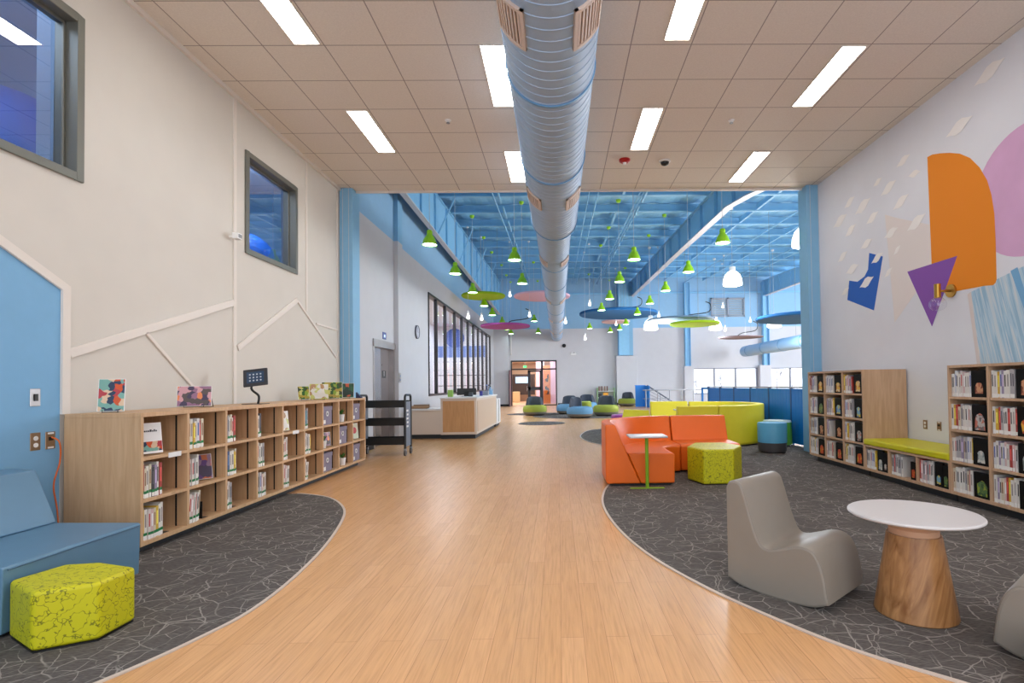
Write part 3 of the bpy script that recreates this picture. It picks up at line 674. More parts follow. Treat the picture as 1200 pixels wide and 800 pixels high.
MB().box(x0-.04, x0+.02, YB-.9, YB-.02, 0, 2.08).build('door_leaf', mat('mauve_grey_frame', (110, 92, 100), .5), door)
MB().box(-.88, -.14, YB+.04, YB+.046, 0, 2.6).build('glass_pane', GLASS, door)
# corridor behind the door
HALLW = mat('corridor_beige', (206, 186, 164), .8); ORG = mat('corridor_orange_wood', (214, 132, 78), .6); PNK = mat('corridor_lilac', (224, 196, 224), .7)
struct(MB().box(-4.2, .6, YB+.2, 40, 2.85, 2.95, 0).box(-4.2, -4.1, YB+.2, 40, 0, 2.85, 0).box(.5, .6, YB+.2, 40, 0, 2.85, 2).box(-4.2, .6, 39.9, 40, 0, 2.85, 0).box(-.95, -.49, 34.0, 34.2, 0, 2.45, 1).box(-.49, .5, 34.0, 34.2, 0, 2.85, 2).box(-1.5, -.95, 36.0, 36.2, 0, 2.85, 2).box(-4.1, .5, YB+.2, 39.9, .001, .004, 3).build('wall_corridor', [HALLW, ORG, PNK, mat('corridor_floor', (206, 170, 138), .3)]))
tag(MB().box(-3.4, -1.7, 38.6, 38.9, .5, 2.0).build('media_cabinet', mat('dark_brown_cabinet', (44, 34, 34), .5)), 'dark brown media cabinet far down the corridor behind the glass door', 'cabinet')
tag(MB().box(-3.1, -2.2, 38.52, 38.58, 1.35, 1.8).build('screen', mat('pale_blue_screen', (150, 190, 236), .3, emit=.35)), 'glowing pale blue screen on the dark corridor cabinet', 'screen')
tag(MB().box(-.85, -.60, 33.95, 33.99, .6, 1.9).build('notice_board', mk_art('notice_art', [(214, 120, 40), (70, 60, 50), (190, 170, 60), (210, 140, 80)], 5)), 'narrow orange and brown notice board on the corridor wood wall', 'notice board')
tag(MB().box(-3.2, -2.7, 37.0, 37.4, .0, .75).build('corridor_chair', mat('beige_chair', (190, 168, 130), .7), bevel=.05), 'beige armchair block in the corridor under the glowing screen', 'chair')
for i in range(5):
    tag(MB().lathe([(1e-4, -.01), (.07, -.01), (.07, 0), (1e-4, 0)], 14, (-2.35+.22*i, 32.2+1.3*i, 2.85), caps=False).build('spot_light', mat('spot_glow', (255, 236, 200), .4, emit=14)), 'small round warm corridor ceiling spot behind the transom', 'ceiling spot', 'corridor ceiling spots')
area('corridor_lamp', (-1.8, 35.5, 2.8), (3, 6), (0, 0, 0), 160, (1, .9, .8))
t = thing('exit_sign', 'small green exit sign seen through the open door', 'sign', (-2.15, 34.5, 2.35))
MB().box(-.1, .1, 0, .03, 0, .12).build('panel', mat('exit_green', (40, 200, 90), .4, emit=1.5), t); MB().tube([(0, .015, .12), (0, .015, .5)], .01, 6).build('stem', GSTEEL, t)
t = thing('wall_device', 'small black round device on the back wall below the duct end', 'device', (.38, YB, 3.5)); MB().lathe([(1e-4, 0), (.11, 0), (.11, -.06), (.07, -.1), (1e-4, -.1)], 20, (0, 0, 0), 'y', caps=False).build('body', BLACK, t, smooth=True)
tag(MB().tube([(-2.74, YB-.06, 3.0), (-2.74, YB-.06, 4.7)], .04, 8).build('white_downpipe', WHITE, smooth=True), 'thin white vertical pipe above the left edge of the far door', 'pipe')
t = thing('emergency_lamp', 'small pale emergency lamp fixture on the back wall right of the door', 'emergency lamp', (.92, YB, 2.95)); MB().box(-.16, .16, -.08, 0, 0, .1).build('housing', WHITE, t, bevel=.01)
for q in (-.1, .1): MB().lathe([(1e-4, 0), (.045, 0), (.05, .05), (1e-4, .05)], 12, (q, -.06, .11), 'z', caps=False).build('lamp_head', WHITE, t)
# right far windows and louvre
def band(idx, x0, x1, z0, z1, n):
    m = MB().box(x0, x1, YB-.02, YB+.15, z0, z0+.05).box(x0, x1, YB-.02, YB+.15, z1-.05, z1)
    for i in range(n+1):
        x = x0+(x1-x0)*i/n; m.box(x-.035, x+.035, YB-.02, YB+.15, z0, z1)
    q = struct(m.build('window_%d' % idx, mat('grey_mullion', (128, 130, 142), .4))); MB().box(x0, x1, YB+.06, YB+.066, z0, z1).build('glass_pane', GLASS, q)
band(4, *W4, 3); band(5, *W5, 5)
t = thing('wall_louver', 'grey louvred vent frame on the blue upper wall', 'vent', (10.1, YB, 5.1))
MB().box(-1.0, 1.0, -.12, -.0, 0, .07).box(-1.0, 1.0, -.12, 0, 1.05, 1.12).box(-1.0, -.93, -.12, 0, 0, 1.12).box(.93, 1.0, -.12, 0, 0, 1.12).box(-.04, .04, -.12, 0, 0, 1.12).build('frame', mat('louver_grey', (150, 160, 176), .5), t)
m = MB()
for k in range(9): m.add([(-.93, -.1, .1+.11*k), (.93, -.1, .1+.11*k), (.93, -.02, .17+.11*k), (-.93, -.02, .17+.11*k), (-.93, -.1, .11+.11*k), (.93, -.1, .11+.11*k), (.93, -.02, .18+.11*k), (-.93, -.02, .18+.11*k)], [(0, 1, 2, 3), (4, 7, 6, 5), (0, 4, 5, 1), (2, 6, 7, 3), (0, 3, 7, 4), (1, 5, 6, 2)])
m.build('louver_blade', mat('louver_pale', (196, 200, 206), .5), t)
# outside: snowy ground and bare trees
struct(MB().box(4, 90, YB+.4, 120, -1.1, -1.0).build('floor_outside', mat('snowy_ground', (232, 234, 238), .9, noise=.1, nscale=.2)))
BARK = mat('bare_bark', (120, 108, 112), .9)
def tree(x, y, h, lb, seed):
    r = random.Random(seed); t = thing('bare_tree', lb, 'tree', (x, y, -1)); m = MB()
    def br(p, d, L, rad, dep):
        q = p+d*L; m.tube([tuple(p), tuple(q)], [rad, rad*.6], 5)
        if dep == 0: return
        for k in range(4):
            a = Vector((r.uniform(-1, 1), r.uniform(-1, 1), r.uniform(.1, 1))).normalized()
            br(p+d*L*r.uniform(.45, 1), (d*.7+a*.75).normalized(), L*.62, rad*.5, dep-1)
    MB().tube([(0, 0, 0), (0, 0, h*.3)], [.07, .06], 7).build('trunk', BARK, t)
    br(Vector((0, 0, h*.28)), Vector((0, 0, 1)), h*.32, .05, 4); m.build('branches', BARK, t)
tree(18.6, 60, 3.6, 'bare leafless tree outside the left far window', 3); tree(25, 60, 4.3, 'bare leafless tree outside, left one in the right far window', 5); tree(27.2, 61, 3.9, 'bare leafless tree outside the right far window, rightmost one', 8); tree(16.8, 64, 3.3, 'faint bare tree outside the left far window, near its left mullion', 9)
# ------------------------------------------------------------------ ceiling devices
t = thing('smoke_alarm', 'red round alarm on the ceiling right of the duct', 'alarm', (1.052, 7.935, ZC))
MB().lathe([(1e-4, 0), (.085, 0), (.085, -.025), (.05, -.05), (1e-4, -.05)], 24, caps=False).build('body', mat('alarm_red', (176, 20, 26), .35), t, smooth=True); MB().lathe([(1e-4, -.05), (.03, -.05), (.025, -.07), (1e-4, -.07)], 16, caps=False).build('strobe', WHITE, t, smooth=True)
t = thing('dome_camera', 'small black dome camera on the ceiling next to the red alarm', 'camera', (1.677, 8.0, ZC))
MB().lathe([(1e-4, 0), (.09, 0), (.085, -.015), (.065, -.02), (1e-4, -.02)], 24, caps=False).build('ring', WHITE, t, smooth=True); MB().lathe([(.065, -.02), (.055, -.05), (.03, -.065), (1e-4, -.07)], 20, caps=False).build('dome', BLACK, t, smooth=True)
for x, y, lb in ((-1.367, 6.717, 'tiny chrome sprinkler head on the ceiling left of the duct'), (2.291, 6.753, 'tiny chrome sprinkler head on the ceiling near the mural wall')):
    t = thing('sprinkler_head', lb, 'sprinkler', (x, y, ZC), group='ceiling sprinkler heads'); MB().lathe([(1e-4, 0), (.04, 0), (.035, -.01), (.012, -.012), (.012, -.035), (1e-4, -.035)], 16, caps=False).build('escutcheon', WHITE, t, smooth=True); MB().lathe([(1e-4, -.035), (.025, -.035), (.025, -.038), (1e-4, -.038)], 12, caps=False).build('deflector', GSTEEL, t)
# ------------------------------------------------------------------ mural on the right wall
ORANGE = [(6.316, 3.947), (6.228, 3.94), (6.102, 3.899), (5.955, 3.84), (5.803, 3.763), (5.66, 3.653), (5.536, 3.498), (5.442, 3.323), (5.393, 3.152), (5.363, 2.945), (5.357, 2.677), (5.36, 2.26), (5.373, 2.228), (5.406, 2.208), (5.521, 2.222), (5.953, 2.236), (6.193, 2.254), (6.293, 2.638), (6.315, 3.778)]
PURPLE = [(6.737, 2.633), (5.883, 2.63), (6.315, 1.878)]
MWHITE = [(7.175, 3.518), (6.906, 3.384), (6.319, 3.12), (6.293, 2.634), (6.605, 2.325), (7.024, 2.012)]
MBLUE = [(7.558, 3.082), (7.243, 2.954), (7.48, 2.235), (8.163, 2.495), (8.097, 2.785), (7.875, 2.724), (7.689, 2.766), (7.597, 2.851)]
LEAVES = [(7.418, 3.997, 7.213, 4.052), (7.25, 3.805, 6.904, 3.901), (6.67, 3.847, 6.438, 3.828), (8.181, 3.942, 7.881, 4.032), (7.893, 3.749, 7.48, 3.867), (6.993, 3.522, 6.665, 3.626), (8.523, 3.736, 8.111, 3.834), (7.61, 3.516, 7.307, 3.613), (8.18, 3.489, 7.875, 3.604), (6.721, 3.157, 6.363, 3.276), (7.196, 3.197, 6.891, 3.26), (7.768, 3.194, 7.465, 3.269), (8.411, 3.143, 8.123, 3.256), (8.179, 2.911, 7.821, 2.978), (7.509, 2.917, 7.23, 3.01), (7.817, 2.624, 7.46, 2.72), (8.323, 2.596, 8.102, 2.679), (7.213, 2.653, 7.034, 2.76), (7.003, 2.912, 6.853, 3.015), (5.573, 4.397, 5.168, 4.465), (6.001, 4.04, 5.601, 4.095), (6.896, 4.061, 6.621, 4.123)]
mu = thing('wall_mural', 'painted mural of orange arch, purple triangle, pink circle, blue and white shapes', 'mural', (XR, 6.3, 1.9))
def paint(name, poly, m, d, lb): 
    o = MB().prism(poly, XR-d, XR-d+.0015, 'x').build(name, m, mu, world=True); o['label'] = lb
paint('painted_circle', circ_pts(4.98, 3.06, .64, 48), mat('mural_pink', (212, 168, 206), .8, noise=.05, nscale=3), .0015, 'pink circle')
st = [(5.731, 2.184), (5.145, 2.304), (4.7, 2.39), (4.62, 1.2), (5.601, 1.2)]
paint('painted_stripes', st, STRIPES, .0015, 'light blue striped field')
paint('painted_border', [(5.75, 2.17), (5.70, 2.19), (5.575, 1.2), (5.62, 1.2)], mat('mural_cream', (216, 206, 204), .8), .003, 'cream edge')
paint('painted_bar', [(5.19, 2.31), (5.11, 2.33), (4.98, 1.9), (5.04, 1.88)], mat('mural_mid_blue', (116, 170, 212), .8), .003, 'mid blue bar')
paint('painted_polygon', MWHITE, mat('mural_greige', (228, 220, 218), .8), .0015, 'pale greige triangle')
paint('painted_arch', ORANGE, mat('mural_orange', (232, 136, 16), .75), .003, 'orange rounded arch')
paint('painted_triangle', PURPLE, mat('mural_purple', (134, 82, 172), .75), .0045, 'purple triangle')
paint('painted_notch', MBLUE, mat('mural_blue', (38, 98, 190), .75), .003, 'bright blue notched shape')
for (a, b, c, d) in LEAVES:
    p, q = Vector((a, b)), Vector((c, d)); L = (q-p).length; u = (q-p).normalized(); n = Vector((-u.y, u.x))
    pl = [p+u*L*t+n*wd*L for t, wd in ((0, 0), (.15, .05), (.35, .17), (.55, .18), (.8, .07), (1, 0))]+[p+u*L*t-n*wd*L for t, wd in ((.85, .05), (.65, .17), (.45, .18), (.2, .07))]
    q_ = MB().prism([tuple(x) for x in pl], XR-.006, XR-.0045, 'x').build('painted_leaf', mat('mural_leaf', (240, 237, 236), .8), mu, world=True)
# sconce
t = thing('wall_sconce', 'brass wall sconce with clear glass globe over the purple triangle', 'wall lamp', (XR, 5.98, 2.2))
MB().lathe([(1e-4, 0), (.075, 0), (.075, -.02), (1e-4, -.02)], 24, (-.0045, 0, .05), 'x', caps=False).build('backplate', BRASS, t, smooth=True)
MB().tube([(-.02, 0, .05), (-.17, 0, .05)], .014, 10).build('arm', BRASS, t, smooth=True)
MB().lathe([(1e-4, -.03), (.034, -.03), (.034, .13), (1e-4, .13)], 20, (-.17, 0, 0), caps=False).build('socket', BRASS, t, smooth=True)
MB().lathe([(.03, -.02), (.05, -.03), (.082, -.07), (.09, -.10), (.08, -.14), (.05, -.17), (1e-4, -.18)], 24, (-.17, 0, 0), caps=False).build('glass_globe', BULBG, t, smooth=True)
wall_plate('power_outlet', 'bronze power outlet above the bench, left one', 'outlet', XR, -1, 6.48, .625, h=.11, kind='outlet', m=BRONZEP)
wall_plate('data_outlet', 'bronze data plate above the bench, right one', 'outlet', XR, -1, 6.24, .622, h=.11, kind='jack', m=BRONZEP)
# ------------------------------------------------------------------ carpets
def carpet(name, P, closed_smooth=True, edge=None):
    o = struct(MB().prism(P, .0005, .006, 'z').build(name, CARPET))
    return o
def strip(name, pts, w_=.022):
    m = MB(); n = len(pts); V = [Vector((*p, 0)) for p in pts]; vs = []
    for i, p in enumerate(V):
        t_ = (V[min(i+1, n-1)]-V[max(i-1, 0)]).normalized(); a = Vector((-t_.y, t_.x, 0))*w_/2
        for z in (.001, .008): vs += [tuple(p+a+Vector((0, 0, z))), tuple(p-a+Vector((0, 0, z)))]
    fs = []
    for i in range(n-1):
        a, b = i*4, i*4+4
        fs += [(a+2, a+3, b+3, b+2), (a, a+2, b+2, b), (a+1, b+1, b+3, a+3)]
    m.add(vs, fs); return struct(m.build(name, mat('pale_carpet_edge', (206, 190, 176), .6)))
LC = catmull([(-2.9, 1.2), (-2.3, 1.75), (-1.952, 2.29), (-1.784, 2.7), (-1.717, 3.03), (-1.74, 3.567), (-1.849, 4.276), (-2.062, 5.108), (-2.281, 5.586), (-2.585, 5.983), (-2.93, 6.19), (-3.05, 6.22)], 6)
carpet('floor.001', LC+[(-3.19, 6.22), (-3.19, 3.975), (XL, 3.975), (XL, 1.2)]); strip('trim_16', LC)
RC = catmull([(2.6, 1.3), (2.05, 1.75), (1.62, 2.151), (1.337, 2.425), (1.09, 2.793), (.85, 3.243), (.635, 3.821), (.498, 4.501), (.442, 5.278), (.487, 5.9), (.62, 6.5), (.95, 7.2), (1.4, 8.0), (1.5, 8.9), (1.25, 9.7), (.847, 10.71), (.607, 11.38), (.508, 12.5), (.742, 13.84), (1.126, 14.4), (2.0, 15.0), (3.95, 15.3)], 6)
carpet('floor.002', RC+[(4.0, 15.3), (4.1, 14.5), (4.6, 9.4), (4.5, 8.98), (4.5, 8.3), (4.01, 8.17), (4.01, 4.29), (XR, 4.29), (XR, 1.3)]); strip('trim_17', RC)
for i, (cx, cy, rx, ry) in enumerate(((-.54, 16.85, .74, .78), (-.9, 22.2, 1.25, .9), (1.2, 20.5, 2.2, 1.6))):
    P = circ_pts(cx, cy, 1, 40, rx, ry); carpet('floor.%03d' % (i+3), P)
# ------------------------------------------------------------------ low bookcase on the left
LY0, LP, XFR = 3.982, .5075, -3.104
DIV = mat('black_gap', (18, 16, 14), .8)
t = thing('low_bookcase', 'long low oak bookcase with three shelves against the left wall', 'bookcase', (-3.4, 6.27, 0))
ys = [LY0+LP*i for i in range(10)]
MB().box(XL+.03, XFR, ys[0], ys[9]+.01, 1.03, 1.062).build('top', OAK, t, world=True, bevel=.002, bseg=1)
MB().box(XL+.03, XFR, ys[0], ys[9]+.01, .07, .1).build('bottom', OAK, t, world=True)
MB().box(XL+.03, XL+.045, ys[0], ys[9], .1, 1.03).build('back_panel', OAK, t, world=True)
for i, y in enumerate(ys):
    a, b = (y, y+.028) if i == 0 else (y-.014, y+.014)
    if i == 9: a, b = y-.018, y+.01
    MB().box(XL+.045, XFR, a, b, .1, 1.03).build('side_panel' if i in (0, 9) else 'divider', OAK, t, world=True)
    if 0 < i < 10: pass
for i in range(9):
    for z in (.402, .715): MB().box(XL+.045, XFR, ys[i]+(.028 if i == 0 else .014), ys[i+1]-.014-(.004 if i == 8 else 0), z-.012, z+.012).build('shelf', OAK, t, world=True)
for i in range(1, 10):
    for z0 in (.1, .414, .727):
        MB().box(XFR-.098, XFR-.084, ys[i]-.0165-(.005 if i == 9 else 0), ys[i]-.0138-(.004 if i == 9 else 0), z0, z0+.29).build('joint_gap', DIV, t, world=True)
MB().box(XL+.05, XFR-.09, ys[0]+.04, ys[9]-.08, 0, .07).build('toe_kick', KICK, t, world=True)
# ------------------------------------------------------------------ right bookcase run with bench
RX = 3.944; RP = .4985; RY = [8.283-RP*i for i in range(9)]   # dividers: 0..3 tall, 3..6 bench, 6..8 tall
RZ = [.085, .41, .725, 1.05, 1.375]
def tall_unit(name, label, i0, i1, rows):
    t = thing(name, label, 'bookcase', ((RX+XR)/2, (RY[i0]+RY[i1])/2, 0))
    zt = RZ[rows]; a, b = RY[i1], RY[i0]
    MB().box(RX, XR-.02, a+.001, b-.001, zt-.025, zt).build('top', OAKR, t, world=True)
    MB().box(RX, XR-.02, a+.001, b-.001, RZ[0], RZ[0]+.03).build('bottom', OAKR, t, world=True)
    MB().box(XR-.3, XR-.28, a+.022, b-.022, RZ[0]+.03, zt-.025).build('back_panel', OAKR, t, world=True)
    for i in range(i0, i1+1):
        y = RY[i]; p, q = y-.012, y+.012
        if i == i0: p, q = y-.022, y
        if i == i1: p, q = y, y+.022
        MB().box(RX, XR-.02, p, q, RZ[0]+.03, zt-.025).build('side_panel' if i in (i0, i1) else 'divider', OAKR, t, world=True)
    for i in range(i0, i1):
        for z in RZ[1:rows]: MB().box(RX+.005, XR-.28, RY[i+1]+.022, RY[i]-.022, z-.012, z+.012).build('shelf', OAKR, t, world=True)
    MB().box(RX+.07, XR-.04, a+.01, b-(.12 if i0 == 0 else .01), 0, RZ[0]).build('toe_kick', KICK, t, world=True)
    return t
tall_unit('tall_bookcase', 'oak bookcase of four rows beside the blue column, left of the bench', 0, 3, 4)
bn = tall_unit('bench_bookcase', 'low oak bench bookcase under a lime cushion', 3, 6, 1)
tall_unit('tall_bookcase', 'oak bookcase of four rows right of the bench, cut by the photo edge', 6, 8, 4)
tag(MB().box(RX-.012, XR-.02, RY[6]+.003, RY[3]-.003, RZ[1], RZ[1]+.075).build('bench_cushion', mat('lime_vinyl', (206, 200, 20), .45), bevel=.02, bseg=3), 'long lime yellow cushion on the bench between the oak bookcases', 'cushion')
# ------------------------------------------------------------------ books
PAGES = mat('paper', (226, 218, 200), .8)
GREENB = mat('green_sticker', (16, 120, 62), .5)
LABELW = mat('white_sticker', (236, 234, 230), .5)
BOOKC = [('white', (222, 216, 208)), ('cream', (214, 202, 180)), ('pale grey', (176, 172, 174)), ('white with red title', (218, 208, 202)), ('red', (168, 60, 54)), ('blue', (62, 92, 138)), ('yellow', (214, 172, 60)), ('charcoal', (52, 50, 58)), ('pale pink', (214, 182, 180)), ('teal', (56, 122, 134)), ('tan', (188, 152, 116)), ('lilac', (150, 136, 162)), ('white with blue title', (214, 214, 218)), ('white with dark title', (224, 220, 214))]
TITLE = {'white with red title': (190, 50, 50), 'white with blue title': (50, 80, 160), 'white with dark title': (50, 46, 50), 'white': (150, 140, 136), 'cream': (140, 90, 60), 'pale grey': (70, 70, 80)}
BOOKM = {}
def book_mesh(ci, green):
    key = (ci, green)
    if key in BOOKM: return BOOKM[key]
    # unit book: spine at x=0, body towards -x (1 unit = depth .19), thickness y 0..1 (unit), height 0..1
    m = MB()
    m.box(-1, 0, 0, .12, 0, 1, 0).box(-1, 0, .88, 1, 0, 1, 0).box(-.04, 0, .12, .88, 0, 1, 0)
    m.box(-.97, -.04, .12, .88, .015, .985, 1)
    m.box(0, .004, .02, .98, .02, .15, 2)
    if green: m.box(0, .006, .02, .98, .15, .24, 3)
    m.box(0, .005, .3, .7, .42, .85, 4)
    nm, c = BOOKC[ci]
    cov = mat('book_cover_'+nm.replace(' ', '_'), c, .45); tt = mat('book_title_'+nm.replace(' ', '_'), TITLE.get(nm, tuple(min(255, int(q*1.25+30)) for q in c)), .5)
    o = m.build('book', [cov, PAGES, LABELW, GREENB, tt]); me = o.data; bpy.data.objects.remove(o)
    BOOKM[key] = me; return me
ORD = ['first', 'second', 'third', 'fourth', 'fifth', 'sixth', 'seventh', 'eighth', 'ninth', 'tenth', 'eleventh']
def shelf_books(side, x, ystart, z, n, where, group, lean=0, ci=None, th=(.019, .032), hh=(.215, .265), limit=None):
    """side=+1: spines face +x, books run towards +y; side=-1: spines face -x, books run towards -y"""
    y = ystart; rr = random.Random(hash_(where))
    for k in range(n):
        tk = rr.uniform(*th); h = rr.uniform(*hh); dp = rr.uniform(.15, .2)
        if limit is not None and abs(y+side*tk-ystart) > limit: break
        c = ci[k % len(ci)] if ci else rr.choice([0, 0, 1, 1, 2, 3, 3, 4, 5, 6, 8, 10, 11, 12, 13, 13, 9, 7])
        o = bpy.data.objects.new('book', book_mesh(c, side > 0)); C.objects.link(o)
        o.location = (x-side*rr.uniform(0, .012), y, z); o.scale = (dp, tk, h)
        o.rotation_euler = (0, 0, 0 if side > 0 else PI)
        if lean: o.rotation_euler.x = -lean if side > 0 else -lean
        y += side*(tk+.0012)*(1/math.cos(lean) if lean else 1)
        tag(o, '%s spine book, %s from left, %s' % (BOOKC[c][0], ORD[k], where), 'book', group)
    return y
def hash_(s):
    h = 7
    for ch in s: h = (h*31+ord(ch)) % 1000003
    return h
def bookend(side, x, y, z, where):
    m = MB().box(-.12, 0, 0, .003, 0, .15).box(-.12, 0, 0, .08, .0, .002)
    o = m.build('bookend', BLACK); o.location = (x, y, z); o.rotation_euler = (0, 0, 0 if side > 0 else PI)
    tag(o, 'thin black metal bookend holding the books, '+where, 'bookend', 'black metal bookends')
ARTS = [mk_art('art_warm', [(40, 60, 90), (206, 84, 40), (220, 190, 160), (180, 60, 70), (120, 170, 160)], 22), mk_art('art_dusk', [(150, 110, 140), (232, 140, 90), (70, 60, 90), (210, 160, 170), (90, 80, 80)], 20),
        mk_art('art_green', [(40, 90, 40), (130, 160, 50), (200, 200, 120), (60, 70, 40), (170, 150, 60)], 22), mk_art('art_white', [(226, 226, 220), (230, 226, 216), (200, 204, 120), (180, 140, 100), (224, 220, 210)], 18),
        mk_art('art_forest', [(24, 60, 48), (30, 80, 56), (40, 90, 60), (190, 90, 60), (24, 50, 44)], 16), mk_art('art_purple', [(90, 60, 110), (140, 110, 130), (180, 100, 60), (70, 60, 80)], 16)]
def face_book(name, x, y, z, w_, h, tilt, rz, art, label, cat='book', easel=True, title=None, base=WHITE):
    """cover looks towards local -y, leaning back"""
    t = thing(name, label, cat, (x, y, z), rz)
    def rot(o): o.rotation_euler = (-tilt, 0, 0); return o
    rot(MB().box(-w_/2, w_/2, 0, .012, .012, h).build('cover', base, t))
    c = [q for q in C.objects if q.parent == t][0]
    MB().box(-w_/2+.004, w_/2-.004, -.0012, 0, .016 if title is None else h*.12, h-.004 if title is None else h*.42).build('cover_art', art, c)
    if title:
        m = MB(); rr = random.Random(5); x_ = -w_*.36
        while x_ < w_*.34:
            q = rr.uniform(.008, .014); m.box(x_, x_+q, -.0013, 0, h*.72, h*.72+rr.choice([.012, .018])); x_ += q+.004
        m.build('title', BLACK, c)
    return t
def easel(parent, w_, h, tilt):
    m = MB(); s = math.sin(tilt)
    for q in (-w_*.28, w_*.28):
        m.tube([(q, h*.95*s+.016, h*.95*math.cos(tilt)), (q, .016, .006), (q, -.02, .004), (q, -.02, .025)], .0028, 6)
    m.tube([(-w_*.28, .016, .006), (w_*.28, .016, .006)], .0028, 6); m.tube([(0, h*.7*s+.03, h*.6), (0, h*.5+.05, .004), (w_*.28, .02, .004)], .0028, 6)
    m.build('wire_stand', mat('dark_wire', (84, 78, 74), .4, metal=.5), parent, smooth=True)
# --- left bookcase contents
LZ = [.727, .414, .1]; CN = ['first', 'second', 'third', 'fourth', 'fifth', 'sixth', 'seventh', 'eighth', 'ninth']; RN = ['top', 'middle', 'bottom']
def L(col, row, n, **k):
    y = LY0+LP*col+(.03 if col == 0 else .017)
    wh = '%s column, %s shelf, low bookcase' % (CN[col], RN[row])
    return shelf_books(1, XFR-.012, y, LZ[row], n, wh, 'books in the low bookcase, %s column %s shelf' % (CN[col], RN[row]), **k)
def LE(y, col, row): bookend(1, XFR-.03, y+.002, LZ[row], '%s column, %s shelf' % (CN[col], RN[row]))
L(0, 1, 8); LE(L(0, 2, 8, ci=[6, 0, 3, 8, 1, 6, 13, 0]), 0, 2)
L(1, 0, 7, ci=[1, 0, 6, 0, 12, 4, 1]); y1 = L(1, 1, 6, ci=[4, 0, 3, 2, 13, 0]); L(1, 2, 6, lean=.1, ci=[3, 8, 0, 4, 13, 1]); LE(LY0+LP*1+.215, 1, 2)
L(2, 0, 6, ci=[5, 2, 0, 1, 3, 4]); L(2, 1, 6, ci=[9, 5, 0, 13, 6, 1]); LE(L(2, 2, 4, ci=[0, 13, 0, 2]), 2, 2)
L(3, 0, 3, ci=[3, 13, 7]); L(3, 1, 5, ci=[8, 3, 0, 13, 2]); L(3, 2, 7, ci=[0, 2, 12, 8, 1, 1, 0])
L(4, 1, 4, ci=[8, 13, 3, 0]); L(4, 2, 5, lean=.06, ci=[12, 3, 8, 0, 13])
L(5, 0, 4, ci=[5, 12, 9, 2]); L(5, 1, 6, ci=[12, 0, 0, 2, 0, 6]); L(5, 2, 3, lean=.14, ci=[0, 13, 0])
L(7, 0, 1, ci=[5]); L(6, 1, 1, ci=[7])
def cubby(col, row, dy=.14): return (XFR-.10, LY0+LP*col+dy, LZ[row])
x, y, z = cubby(0, 0, .13); face_book('picture_book', x+.02, y+.02, z, .26, .25, .12, PI*.5-.35, ARTS[0], 'white face-out picture book with dark title, first column, top shelf', title=True)
x, y, z = cubby(4, 0, .15); face_book('picture_book', x+.02, y, z, .2, .24, .12, PI*.5-.3, ARTS[3], 'pale face-out picture book in the fifth column, top shelf')
face_book('picture_book', XFR-.09, LY0+LP+.31, LZ[1], .18, .235, .2, PI*.5-.55, ARTS[5], 'purple face-out book leaning beside upright books, second column, middle shelf')
x, y, z = cubby(6, 1, .34); face_book('picture_book', x, y, z, .16, .2, .12, PI*.5-.35, ARTS[1], 'brownish face-out book beside a small plant, seventh column, middle shelf')
x, y, z = cubby(8, 1, .30); o_ = face_book('picture_book', x, y, z, .22, .25, .1, PI*.5-.3, mat('pale_green_cover', (206, 214, 190), .5), 'white face-out book with a red dot, ninth column, middle shelf')
c_ = [q for q in C.objects if q.parent == o_][0]; MB().lathe([(1e-4, -.003), (.05, -.003), (.05, -.001), (1e-4, -.001)], 20, (.02, 0, .14), 'y', caps=False).build('red_dot', mat('dot_red', (190, 50, 60), .5), c_)
for col, nm in ((0, 'under the face-out title book, first column'), (4, 'fifth column')):
    tag(MB().box(0, .004, -.07, .07, -.02, .02).build('shelf_label', WHITE), 'white shelf label card on the top shelf edge, '+nm, 'label'); o_ = C.objects[-1] if False else None
lbs = [q for q in C.objects if q.name.startswith('shelf_label')]
for o_, (yy) in zip(lbs, (4.33, 6.30)): o_.location = (XFR, yy, .712)
BIN = mat('grey_lilac_fabric', (136, 128, 146), .9, noise=.05, nscale=40)
def bin_(col, row):
    t = thing('storage_box', 'grey fabric storage box with lid, %s column, %s shelf' % (CN[col], RN[row]), 'box', (XFR-.17, LY0+LP*col+.19, LZ[row]), group='grey fabric storage boxes')
    MB().box(-.14, .14, -.15, .15, 0, .2).build('body', BIN, t, bevel=.004, bseg=1); MB().box(-.145, .145, -.155, .155, .195, .25).build('lid', BIN, t, bevel=.004, bseg=1)
    MB().lathe([(.02, .14), (.034, .14), (.034, .147), (.02, .147)], 20, (0, 0, .15), 'x', caps=False).lathe([(1e-4, .1405), (.02, .1405), (.02, .142), (1e-4, .142)], 20, (0, 0, .15), 'x', m=1, caps=False).build('grommet', [WHITE, BLACK], t)
    MB().box(.1402, .142, -.13, -.05, .02, .07).build('tag', WHITE, t)
for c, r in ((6, 0), (6, 2), (7, 1), (8, 0), (8, 2)): bin_(c, r)
LEAFM = mat('plant_green', (64, 120, 48), .6)
def plant(x, y, z, lb, s=1):
    t = thing('potted_plant', lb, 'potted plant', (x, y, z)); t.scale = (s, s, s)
    MB().lathe([(1e-4, 0), (.035, 0), (.045, .09), (.04, .09), (.038, .08), (1e-4, .08)], 20, caps=False).build('pot', WHITE, t, smooth=True)
    m = MB(); rr = random.Random(3)
    for k in range(18):
        a = rr.uniform(0, 2*PI); e = rr.uniform(.3, 1.2); L_ = rr.uniform(.06, .1)
        d = Vector((math.cos(a)*math.cos(e), math.sin(a)*math.cos(e), math.sin(e))); n = Vector((-math.sin(a), math.cos(a), 0))*.011
        p = Vector((0, 0, .08)); q = p+d*L_*.55; r_ = p+d*L_; u = Vector((0, 0, .003))
        m.add([p, q+n, r_, q-n, q+u], [(0, 1, 4), (1, 2, 4), (2, 3, 4), (3, 0, 4), (0, 3, 2, 1)])
    m.build('leaves', LEAFM, t)
